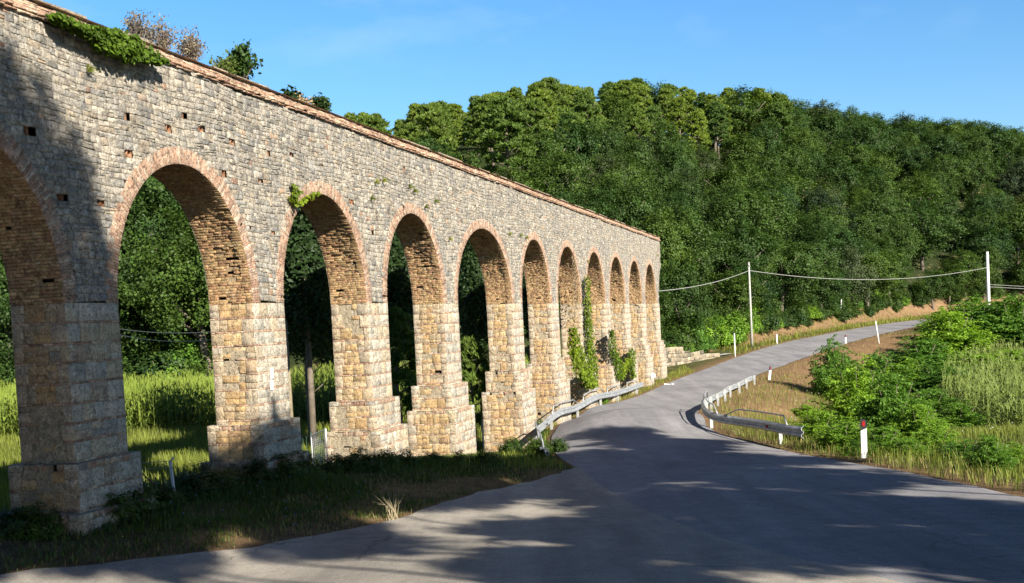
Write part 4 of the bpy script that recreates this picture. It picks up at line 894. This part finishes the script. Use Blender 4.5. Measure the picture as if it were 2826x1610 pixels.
# ------------------------------------------------------------------ marker posts, poles, signs, wires
def delineator(px, py, label, h=.95, w=.12, ang=0.0, lean=0.0, group='black topped white marker posts'):
    p = ground_at(px, py); r = thing('marker_post', label, 'marker post', tuple(p), ang, group); r.rotation_euler = (0, lean, ang)
    mb = MB(); hw, hd = w/2, w*.38; zs = h*.70; zf = h*.76
    V = [(-hw,-hd,-.2),(hw,-hd,-.2),(hw*.8,hd,-.2),(-hw*.8,hd,-.2),(-hw,-hd,zs),(hw,-hd,zf),(hw*.8,hd,zf),(-hw*.8,hd,zs)]; F = [(0,3,2,1),(4,5,6,7),(0,1,5,4),(1,2,6,5),(2,3,7,6),(3,0,4,7)]
    mb.add(V, F); mb.build('body', M_WHITE, r); mb = MB()
    V = [(-hw,-hd,zs+.002),(hw,-hd,zf+.002),(hw*.8,hd,zf+.002),(-hw*.8,hd,zs+.002),(-hw,-hd,h),(hw,-hd,h-.03),(hw*.8,hd,h-.03),(-hw*.8,hd,h)]; mb.add(V, F); mb.build('black_cap', M_BLACK, r)
    mb = MB(); mb.box((0, -hd-.006, h*.88), (w*.42, .012, h*.12)); mb.build('reflector', M_RED, r); return r
delineator(2157, 1143, 'white marker post with black top and dark red reflector at the near right verge', 1.0, .145, -.1)
delineator(1920, 949, 'leaning white marker post with red reflector just past the right guard rail', .9, .15, .1, .12)
delineator(2111, 858, 'small white marker post with red reflector on the far right road edge', .85, .15)
def whitepost(px, py, h, w, label, lean=0.0, name='marker_post', mat=None, cat='post', group=None):
    p = ground_at(px, py); r = thing(name, label, cat, tuple(p), 0, group); r.rotation_euler = (0, lean, 0); mb = MB(); mb.tube([(0, 0, -.3), (0, 0, h*.5), (0, 0, h-.03), (0, 0, h)], [w/2, w/2*.96, w/2*.92, w/2*.6], 10); mb.build('shaft', mat or M_WHITE, r, smooth=True)
    mb = MB(); mb.tube([(0, 0, h-.12), (0, 0, h-.06)], [w/2+.004]*2, 10); mb.build('collar', M_GALVP, r); return r
whitepost(1939, 858, .95, .2, 'short white marker post on the left road edge beyond the pole')
whitepost(1835, 892, 2.1, .12, 'tall thin white post at the left edge of the far road')
whitepost(2194, 858, 2.2, .14, 'tilted white post on the right edge of the far road', -.12)
whitepost(2097, 795, 2.6, .14, 'slightly bent white post on the brown bank under the oaks', .10)
whitepost(1580, 960, 1.9, .09, 'slim white post behind the far end of the left guard rail')
# small square sign
p = ground_at(1632, 965); r = thing('small_sign', 'small square white sign on a thin grey post beside the last piers', 'sign', tuple(p), -.05)
mb = MB(); mb.tube([(0, 0, -.2), (0, 0, .62)], .015, 8); mb.build('post', M_GALVP, r); mb = MB(); mb.box((0, -.02, .72), (.25, .012, .25)); mb.build('plate', M_WHITE, r)
mb = MB(); mb.box((0, -.029, .75), (.05, .004, .13)); mb.box((0, -.029, .65), (.05, .004, .04)); mb.build('mark', M_SLATE, r)
# piece of white litter
p = ground_at(1668, 962); mb = MB(); mb.box((0, 0, .05), (.55, .2, .07), Matrix.Rotation(.2, 3, 'Y')); mb.box((.3, .02, .06), (.15, .12, .09)); o = mb.build('litter', M_WHITE); o.location = tuple(p); tag(o, 'flat piece of white litter lying on the grass beside the road', 'litter')
# utility poles
def pole(px, py, depth, ztop, rad, name, label, mat, arms=True):
    q = ray(*D2S((px, py)))*depth; z = Gs(q[0], q[1]); r = thing(name, label, 'pole', (q[0], q[1], z)); H = ztop-z
    mb = MB(); mb.tube([(0, 0, -.5), (0, 0, H*.5), (0, 0, H)], [rad, rad*.8, rad*.6], 12); mb.build('shaft', mat, r, smooth=True)
    if arms:
        mb = MB(); mb.tube([(-.12, -.1, H-.45), (.12, -.1, H-.45)], .03, 6); mb.tube([(0, -.12, H-.45), (0, -.16, H-.3)], .035, 6); mb.build('bracket', M_GALVP, r)
    return np.array([q[0], q[1], z+H])
def hgt(px, py, depth): return (ray(*D2S((px, py)))*depth)[2]
g1 = ground_at(1877, 866); d1 = g1@Fv
T1 = pole(1877, 866, d1, hgt(1869, 655, d1), .14, 'utility_pole', 'slim pale concrete utility pole left of the far road', M_CONC)
T2 = pole(2467, 735, 128, hgt(2465, 629, 128), .24, 'utility_pole', 'thick white concrete utility pole at the right above the thicket', M_WHITE)
T3 = pole(724, 1000, 39, hgt(719, 800, 39), .10, 'utility_pole', 'thin wooden utility pole behind the third arch', simple('weathered_timber', (.24, .2, .13), .8, var=.3))
def wire(A, B, sag, label, rad=.02, n=24):
    A = np.array(A, float); B = np.array(B, float); pts_ = [A+(B-A)*t-np.array([0, 0, 4*sag*t*(1-t)]) for t in np.linspace(0, 1, n)]
    mb = MB(); mb.tube(pts_, rad, 5); o = mb.build('overhead_wire', M_WIRE); tag(o, label, 'wire')
W0 = Nv*(DW+.3)+Wv*(opening(11)[1]+1.42); W0[2] = hgt(1646, 727, W0@Fv)
a1 = np.array([T1[0], T1[1], hgt(1868, 676, d1)]); a2 = np.array([T2[0], T2[1], hgt(2465, 668, 128)])
wire(W0, a1, .35, 'wire running from the aqueduct end up to the slim concrete pole', .030)
wire(a1, a2, 1.15, 'long sagging wire strung between the two concrete poles', .030)
b1 = np.array([T2[0], T2[1], hgt(2468, 710, 128)]); b2 = np.array([T2[0], T2[1], hgt(2468, 716, 128)])
wire(b1, b1+np.array([40, 10, -2.0]), .5, 'upper of two wires leaving the white pole at the right edge', .025); wire(b2, b2+np.array([40, 8, -2.4]), .4, 'lower of two wires leaving the white pole at the right edge', .025)
wire([T3[0], T3[1], hgt(720, 806, 39)], ray(*D2S((250, 812)))*60, .4, 'upper thin wire seen through the second arch', .014); wire([T3[0], T3[1], hgt(720, 815, 39)], ray(*D2S((250, 822)))*60, .6, 'lower thin wire seen through the second arch', .014)

# retaining wall and kerb path beyond the aqueduct
RW = [at(1652, 905, 88), at(1720, 893, 92), at(1800, 880, 97)]; L_ = 0
a, b_ = RW[0], RW[2]; dv = b_-a; dv[2] = 0; Lw = np.linalg.norm(dv); dv /= Lw; nv = np.array([dv[1], -dv[0], 0])
cl = []
for r0, r1 in (lambda q: zip(q[:-1], q[1:]))(rows(0, 2.5, .2, .38)):
    us = split(-2, Lw, .3, .75); cl += [(p, r0, q, r1) for p, q in zip(us[:-1], us[1:])]
cl = np.array(cl); zb = Gs(a[0], a[1])-.3
cl = cl[(cl[:, 1] < 1.9-.12*cl[:, 0])]
pw = panel(lambda u, v, d: a[None]*[1, 1, 0]+u[:, None]*dv+d[:, None]*nv+np.c_[0*u, 0*u, zb+v+.05*np.sin(u)], cl, pick([(.38,.32,.23,3),(.43,.37,.28,3),(.30,.26,.20,2),(.15,.14,.11,1.5)], len(cl), .12), RS.normal(0, .04, len(cl)), .02, .03, .012, .06)
V_ = [a*[1, 1, 0]-2*dv-nv*.06+[0, 0, zb], b_*[1, 1, 0]-nv*.06+[0, 0, zb], b_*[1, 1, 0]-nv*.06+[0, 0, zb+.6], a*[1, 1, 0]-2*dv-nv*.06+[0, 0, zb+1.95]]
V2 = [q-nv*.6 for q in V_]; pw2 = (np.array(V_+V2), np.array([(0, 1, 2, 3), (4, 7, 6, 5), (3, 2, 6, 7), (1, 5, 6, 2)]), np.tile([[.5,.45,.35]], (8, 1)))
v, f, c_ = joinp([pw, pw2]); o = mkmesh('retaining_wall', v, f, M_REVEAL, col=c_); tag(o, 'low rubble stone retaining wall beyond the end of the aqueduct', 'wall')
KP = [ground_at(*p)[:2] for p in ((1640, 925), (1700, 908), (1760, 897), (1830, 886))]; K1 = smoothline(np.array(KP), 40, 5); d_ = np.gradient(K1, axis=0); d_ /= np.linalg.norm(d_, axis=1)[:, None]; K2 = K1+np.c_[-d_[:, 1], d_[:, 0]]*.8
V, F = strip(K1, K2, 4, .12); tag(mkmesh('path', V, F, M_CONC), 'narrow pale concrete path along the retaining wall', 'path', kind='structure')

# fence pieces and gate between the near piers
def fencepost(px, py, depth, h, label, bend, mat=M_WHITE, rad=.035, name='fence_post'):
    q = ray(*D2S((px, py)))*depth; z = Gs(q[0], q[1]); mb = MB(); mb.tube([(0, 0, -.3), (0, 0, h), (bend, 0, h+abs(bend)*.65)], rad, 8); o = mb.build(name, mat, smooth=True); o.location = (q[0], q[1], z); tag(o, label, 'post', 'white bent fence posts behind the aqueduct')
q = ray(*D2S((436, 1228)))*20.5; z = Gs(q[0], q[1]); r = thing('fence_post', 'white metal fence post leaning left, between the first two piers', 'post', (q[0], q[1], z)); r.rotation_euler = (0, -.06, 0)
mb = MB(); hh = hgt(430, 1150, 20.5)-z; mb.tube([(0, 0, -.3), (0, 0, hh), (.06, 0, hh+.05)], .03, 8); mb.build('shaft', M_WHITE, r, smooth=True)
mb = MB(); [mb.tube([(0, 0, hh*f), (-.75, .1, hh*f*.95+.05)], .006, 4) for f in (.5, .85, 1.0)]; mb.build('fence_wire', M_WIRE, r)
q = ray(*D2S((372, 1200)))*20.2; mb = MB(); mb.tube([(-.35, 0, .38), (.30, 0, -.30)], .014, 6); o = mb.build('rusty_bar', M_RUST); o.location = tuple(q); tag(o, 'rusty iron bar leaning against the plinth of the first pier', 'bar')
fencepost(1009, 1075, 37.2, .95, 'white fence post with bent tip beside the third pier', .2); fencepost(1202, 1010, 44.0, 1.6, 'white fence post with bent tip beside the fourth pier', .2)
p_a = ray(*D2S((782, 1165)))*27.2; p_b = ray(*D2S((818, 1160)))*26.6
r = thing('mesh_gate', 'low white wire mesh gate leaning between the second and third piers', 'gate', tuple(p_a)); dv = p_b-p_a; dv[2] = 0; L1 = np.linalg.norm(dv); dv /= L1; u_ = np.array([0, 0, 1.0]); sl = .10
mb = MB(); c0 = [0*dv-.05*u_, L1*dv+sl*u_, L1*dv+(sl+.88)*u_, .78*u_]; mb.tube(c0+[c0[0]], .022, 6); mb.build('frame', M_WHITE, r)
mb = MB()
for k in range(1, 15): t = k/15; mb.tube([c0[0]+(c0[3]-c0[0])*t, c0[1]+(c0[2]-c0[1])*t], .006, 4)
for k in range(1, 8): t = k/8; mb.tube([c0[0]+(c0[1]-c0[0])*t, c0[3]+(c0[2]-c0[3])*t], .005, 4)
mb.build('mesh', M_WHITE, r)
p_c = ray(*D2S((750, 1148)))*27.6; r = thing('gate_frame', 'dark green open metal frame left of the white mesh gate', 'gate', tuple(p_c)); dv = p_a-p_c; L1 = np.linalg.norm(dv[:2])*.95; dv[2] = 0; dv /= np.linalg.norm(dv)
mb = MB(); mb.tube([-.3*u_, .52*u_, L1*dv+.72*u_, L1*dv-.2*u_], .02, 6); mb.build('frame', M_DGREEN, r); mb = MB(); [mb.tube([f*L1*dv-.1*u_, f*L1*dv+(.5+.2*f)*u_], .008, 4) for f in (.3, .6)]; mb.build('bars', M_DGREEN, r)
# paper notices on the second pier
s2 = None
for (px, py, lab) in ((678.5, 933, 'upper white paper notice pinned to the second pier'), (678.5, 962, 'lower white paper notice pinned to the second pier')):
    r_ = ray(*D2S((px, py))); kk = ((Nv*DW)@Nv-.02)/(r_@Nv); q = r_*kk; r = thing('paper_notice', lab, 'notice', tuple(q), math.pi/2-AZ, 'paper notices on the second pier')
    mb = MB(); mb.box((0, 0, 0), (.15, .006, .21)); mb.build('sheet', M_PAPER, r); mb = MB(); [mb.box((-.005*k, -.006, .075-.022*k), (.11-.02*(k % 2), .003, .007)) for k in range(7)]; mb.build('printed_lines', M_INK, r)

# ------------------------------------------------------------------ ivy and plants growing on the masonry
def on_wall(px, py, out=0.05):
    r_ = ray(*D2S((px, py))); kk = (DW-out)/(r_@Nv); return r_*kk
def ivy(name, label, outline_pts, n, size, mat, thick=.10, out=.06, jamb=None, stems=None, cat='ivy'):
    """leaves filling a hand-placed patch (centre line in photo positions with half widths)"""
    rs = np.random.RandomState(len(label)); pts_ = []; tot = 0
    segs = list(zip(outline_pts[:-1], outline_pts[1:])); wts = np.array([max(1, math.hypot(b[0]-a[0], b[1]-a[1])*(a[2]+b[2])) for a, b in segs]); wts /= wts.sum()
    for (a, b), wt in zip(segs, wts):
        m_ = int(n*wt)+1
        for _ in range(m_):
            t = rs.rand(); hw = (a[2]+(b[2]-a[2])*t)*rs.uniform(-1, 1)*rs.uniform(.5, 1.0); L = math.hypot(b[0]-a[0], b[1]-a[1])+1e-6; nx_, ny_ = -(b[1]-a[1])/L, (b[0]-a[0])/L
            pts_.append((a[0]+(b[0]-a[0])*t+nx_*hw, a[1]+(b[1]-a[1])*t+ny_*hw))
    P = np.array([on_wall(x, y, out) for x, y in pts_]); P = P-Nv*rs.rand(len(P))[:, None]*thick
    nrm = -Nv*1.0+np.array([0, 0, .35])+unit(len(P), rs)*.6; V, F = leaves(P, rs.uniform(size*.6, size*1.3, len(P)), nrm, 1.25, rs)
    o0 = thing(name, label, cat, tuple(P.mean(0))); off = P.mean(0)
    mkmesh('leaves', V-off, F, mat, o0, tone=np.repeat(rs.rand(len(P)), 4))
    mb = MB(); pp = [on_wall(a[0], a[1], .03)-off for a in outline_pts]; mb.tube(pp, .018, 5); mb.build('stem', M_BARK, o0); return o0
ivy('hanging_vine', 'thick green vine hanging over the parapet at the upper left', [(112,42,6),(135,56,14),(165,66,9),(200,84,16),(232,90,22),(252,108,40),(282,112,30),(305,128,38),(335,136,22),(362,150,16),(392,160,5)], 3400, .075, L_IVY, .28, .12)
ivy('hanging_vine', 'leafy sprig growing around the crown of the third arch', [(728,462,4),(735,480,7),(724,498,9),(735,512,8),(750,502,5),(770,492,6),(788,484,5)], 150, .10, L_IVY, .15, .06)
ivy('climbing_ivy', 'broad yellow green ivy mass at the foot of the seventh pier', [(1420,820,4),(1426,870,15),(1438,910,22),(1456,940,22),(1470,968,12)], 1700, .13, L_IVY, .35, .30)
ivy('climbing_ivy', 'tall narrow green ivy strip climbing the seventh pier', [(1458,690,3),(1461,740,6),(1464,800,7),(1468,870,9),(1474,920,12),(1474,968,11)], 1500, .12, L_IVY, .25, .12)
ivy('climbing_ivy', 'bare brown creeper above the ivy mass on the seventh pier', [(1428,640,5),(1434,700,12),(1436,760,14),(1432,820,12)], 700, .06, L_DRYTWIG, .15, .05)
ivy('climbing_ivy', 'bright green ivy column on the eighth pier', [(1519,825,2),(1524,870,9),(1534,905,11),(1540,950,9)], 1000, .12, L_IVY, .3, .22)
ivy('climbing_ivy', 'ivy tongue between the eighth and ninth piers', [(1541,945,7),(1553,915,10),(1566,895,7)], 400, .12, L_IVY, .3, .22)
ivy('climbing_ivy', 'small dark ivy column on the ninth pier', [(1569,870,4),(1572,905,7),(1573,945,4)], 500, .12, L_IVY, .3, .22)
# tufts rooted in the wall face
for k, (px, py) in enumerate([(217,180),(1020,470),(1032,480),(1120,600),(1085,505),(1298,590),(1312,596),(1270,588),(955,455),(935,458),(1060,520),(1640,640),(1466,655),(925,498)]):
    P0 = on_wall(px, py, .02); rs = np.random.RandomState(k); m_ = 26; P = np.repeat(P0[None], m_, 0); dd = unit(m_, rs); dd = dd*.5-Nv*.6+np.array([0, 0, .5]); dd /= np.linalg.norm(dd, axis=1)[:, None]; L = rs.uniform(.1, .26, m_)[:, None]; w_ = np.cross(dd, Wv)*.012
    V = np.stack([P-w_, P+dd*L*.5-w_*.8+[0, 0, 0], P+dd*L-np.array([0, 0, .06]), P+dd*L*.5+w_*.8], 1).reshape(-1, 3)-P0
    names_ = ['below the hanging vine','above the fourth arch, left one','above the fourth arch, right one','above the fifth arch','over the spandrel between fourth and fifth arches','over the crown of the fifth arch, upper','over the crown of the fifth arch, lower','at the crown of the fifth arch','high above the third pier','beside the tuft high above the third pier','between fourth and fifth arches','near the broken end of the wall','above the eighth arch','above the third pier, lowest']
    o = mkmesh('wall_tuft', V, np.arange(4*m_).reshape(m_, 4), L_MIXGRASS, tone=np.repeat(rs.rand(m_), 4)); o.location = tuple(P0); tag(o, f'small grass tuft on the wall face {names_[k]}', 'plant', 'grass tufts rooted in the wall face')
# dry bushes and saplings on the parapet
def parapet_bush(px, py, h, w, mat, label, name, leafn, seed, tw=1.0, leafsize=.045, leafmat_=None):
    r_ = ray(*D2S((px, py))); kk = (DW+.35)/(r_@Nv); P0 = r_*kk; P0[2] = HT+.15; r = thing(name, label, 'bush', tuple(P0)); rs = np.random.RandomState(seed); mb = MB(); tips = []
    for q in range(26):
        t = rs.uniform(0, 6.28); rad = rs.uniform(.1, 1)*w; tp = np.array([math.cos(t)*rad, math.sin(t)*rad*.6, h*rs.uniform(.6, 1.05)*(1-.25*(rad/w)**2)]); md = tp*[.45, .45, .5]; mb.tube([(0, 0, -.05), md, tp], [.014, .009, .003], 4)
        for z_ in range(5): e = md+(tp-md)*rs.rand(); tt_ = e+unit(1, rs)[0]*.16*np.array([1, 1, .6])+np.array([0, 0, .12]); mb.tube([e, tt_], [.005, .002], 3, cap=False); tips.append(tt_)
        tips.append(tp)
    mb.build('twigs', M_BARK if mat is None else mat, r); tips = np.array(tips); P = tips[rs.randint(0, len(tips), leafn)]+rs.normal(0, .055, (leafn, 3)); V, F = leaves(P, rs.uniform(leafsize*.6, leafsize*1.4, leafn), unit(leafn, rs)+[0, 0, .4], 1.6, rs); mkmesh('foliage', V, F, leafmat_, r, tone=np.repeat(rs.rand(leafn), 4)); return r
M_TWIG = simple('grey_twigs', (.26, .20, .17), .9, var=.3)
parapet_bush(352, 122, .66, .32, M_TWIG, 'dry greyish brown bush on the parapet beside the vine', 'dry_bush', 1300, 1, leafsize=.03, leafmat_=L_DRYTWIG)
parapet_bush(412, 147, .75, .15, M_TWIG, 'narrow dry bush on the parapet, second from the vine', 'dry_bush', 700, 2, leafsize=.03, leafmat_=L_DRYTWIG)
parapet_bush(482, 172, .75, .26, M_TWIG, 'rounded dry bush on the parapet left of the green sapling', 'dry_bush', 1400, 3, leafsize=.03, leafmat_=L_DRYTWIG)
parapet_bush(556, 200, .40, .26, M_TWIG, 'low yellowish bush at the foot of the green sapling', 'dry_bush', 700, 6, leafmat_=L_MIXGRASS)
parapet_bush(602, 210, .85, .32, M_BARK, 'green leafy sapling growing on the parapet', 'sapling', 2000, 4, leafsize=.06, leafmat_=L_OAK)
parapet_bush(752, 262, .25, .16, M_TWIG, 'small thin dry bush on the parapet above the third arch', 'dry_bush', 200, 5, leafmat_=L_DRYTWIG)
parapet_bush(800, 280, .42, .09, M_BARK, 'small narrow green shrub on the parapet above the third arch', 'sapling', 700, 8, leafsize=.07, leafmat_=L_DARK)
# dried stalks at the lane edge and chicory flowers
p = ground_at(985, 1302); rs = np.random.RandomState(3); mb = MB()
for k in range(16): t = rs.uniform(0, 6.28); l = rs.uniform(.1, .45); mb.tube([(rs.normal(0, .06), rs.normal(0, .06), -.02), (math.cos(t)*l*.4, math.sin(t)*l*.4, .3), (math.cos(t)*l, math.sin(t)*l, rs.uniform(.3, .55))], [.006, .004, .002], 4)
o = mb.build('dry_stalks', simple('straw', (.40, .33, .2), .8)); o.location = tuple(p); tag(o, 'tuft of dried pale stalks at the edge of the lane', 'plant')
def flowers(n, box_, mat, name, label, seed, sz, test=None):
    rs = np.random.RandomState(seed); x = rs.uniform(box_[0], box_[1], n); y = rs.uniform(box_[2], box_[3], n); m_ = off_road(x, y, .3) & (wall_s(x, y) < -.3) if test is None else test(x, y); x, y = x[m_], y[m_]; P = np.c_[x, y, G(x, y)+rs.uniform(.15, .4, len(x))]; V, F = leaves(P, np.full(len(P), sz*.8), unit(len(P), rs)*.5+[0, -.4, .8], 1.0, rs)
    me = mkmesh(name, V, F, mat); tag(me, label, 'flowers', kind='stuff')
flowers(110, (-9, -2, 17.5, 26), simple('blue_petals', (.16, .22, .45), .6), 'blue_flowers', 'tiny blue wildflowers dotted over the shaded bank', 3, .035)
flowers(90, (-9, -2, 16.5, 26), simple('yellow_petals', (.65, .52, .05), .6), 'yellow_flowers', 'tiny yellow wildflowers dotted over the shaded bank', 4, .03)
flowers(260, (9, 26, 24, 70), simple('white_petals', (.7, .7, .66), .6), 'white_flowers', 'tiny white umbels on the sunny slope at the right', 5, .05, lambda x, y: right_side(x, y) & off_road(x, y, 3))

# ------------------------------------------------------------------ roadside trees whose crowns shade the road
hS = np.array([math.sin(SUN_AZ), math.cos(SUN_AZ), 0]); uA = np.array([-hS[1], hS[0], 0]); vA = np.array([0, 0, 1])*math.cos(SUN_EL)-hS*math.sin(SUN_EL); wA = np.array(SUNV)
def bigcrown(seed, n_l=9):
    rs = np.random.RandomState(seed); L = unit(n_l, rs); lc = L*np.array([.62, .62, .42]); lr = rs.uniform(.34, .52, n_l); lc = np.vstack([lc, [(0, 0, 0)]]); lr = np.r_[lr, .55]; cc_ = []
    for c0, r in zip(lc, lr): m_ = int(320*r*r)+8; cc_.append(c0+unit(m_, rs)*(r*rs.uniform(.5, 1.05, m_))[:, None]*np.array([1, 1, .8]))
    cc_ = np.vstack(cc_)*4.0; k = 15; P = np.repeat(cc_, k, 0)+rs.normal(0, .2, (len(cc_)*k, 3)); V, F = leaves(P, rs.uniform(.16, .32, len(P)), P+unit(len(P), rs)*3, 1.6, rs)
    o = mkmesh('crown', V, F, L_OAK, tone=np.repeat(rs.rand(len(P)), 4)); me = o.data; bpy.data.objects.remove(o); return me
BC = [bigcrown(s) for s in (51, 52, 53)]
SH = [(12.2,.9,12,.6),(15.2,2.0,11,.5),(3.2,2.9,17,.30),(5.4,1.3,15,.34),(8.0,2.0,14,.36),(6.9,-.5,13,.34),(4.3,-.6,15,.30),(4.3,8.4,19,.5),(4.4,6.0,15,.5),(3.9,7.6,18,.6),(6.6,8.0,17,.5),(7.6,4.6,16,.42),(4.6,4.9,18,.34),(13.0,7.3,12,.55),(17.2,6.9,10,.5),(3.0,10.6,20,.62),(5.2,8.6,17,.62),(1.8,6.8,19,.7),(9.3,6.9,13,.75),(12.6,6.4,11,.78),(16.4,6.4,9,.72),(20.2,6.9,8,.68),(23.2,7.6,7,.60),(24.6,9.6,6,.36),
      (10.8,2.6,12,.62),(14.2,3.0,11,.66),(18.0,4.4,9,.62),(12.6,-.6,12,.66),(6.2,6.6,16,.5),(21.2,5.4,8,.45),(15.6,.6,11,.5),(9.8,-1.6,14,.55)]
pos_ = ['low one shading the lower right road','second one shading the lower right road','lowest crown left of the lane','low crown by the lane','low crown near the junction','low crown behind the junction','smallest crown behind the photographer','tall one shading the first pier','low one shading the first pier','high above the lane','slender one beside the lane','thin crowned one','small crowned one by the lane','dense one in the second row','dense one beside the bend','behind the lane','near the lane end','farthest left','over the junction','second over the junction','third along the right verge','fourth along the right verge','fifth along the right verge','smallest at the far end','low in the front row','second in the front row','third in the front row','nearest to the road','between the two tallest','small one in the back row','low and dense','closest behind the photographer']
for k, (u, v, w, s_) in enumerate(SH):
    c = uA*u+vA*v+wA*w; z = Gs(c[0], c[1]); r = thing('roadside_tree', f'roadside oak outside the picture shading the road, {pos_[k]}', 'tree', (c[0], c[1], z), 0, 'roadside trees behind the camera'); H = c[2]-z
    o = bpy.data.objects.new('crown', BC[k % 3]); C.objects.link(o); o.parent = r; o.location = (0, 0, H); o.scale = (s_, s_, s_*.9); o.rotation_euler = (0, 0, k*1.3)
    mb = MB(); mb.tube([(2.2, 1.4, -.4), (1.7, 1.0, H*.4), (.5, .3, H*.8), (0, 0, H)], [.10, .07, .05, .03], 7)
    for q in range(5): t = q*1.25; mb.tube([(0, 0, H*.9), (math.cos(t)*s_*2, math.sin(t)*s_*2, H+s_*.8)], [.07, .02], 5)
    mb.build('trunk', M_BARK, r, smooth=True)

# unseen oaks added behind the viewpoint and lane to block sky light
rb = random.Random(31); ns = 0
side_ = ['behind the lane on the left', 'behind the camera', 'behind the camera on the right']
for k in range(46):
    if k < 20: x = rb.uniform(-62, -16); y = -4+(x+16)*-.25+rb.uniform(-9, 0); h = rb.uniform(12, 17); wh = 0
    elif k < 36: x = rb.uniform(-28, 14); y = rb.uniform(-44, -20); h = rb.uniform(11, 14); wh = 1
    else: x = rb.uniform(16, 70); y = rb.uniform(-60, -24); h = rb.uniform(10, 13); wh = 2
    ns += 1; s_ = h/9.9
    plant(OAKS[k % 7], 'oak_tree', f"{['tall', 'broad'][k % 2]} unseen oak added to block sky, {side_[wh]}, {NUM[(k if wh == 0 else (k-20 if wh == 1 else k-36))]} tree", 'tree', (x, y, Gs(x, y)-1), (s_*1.15, s_*1.15, s_), rb.uniform(0, 6), 'unseen oaks added behind the viewpoint to block sky')
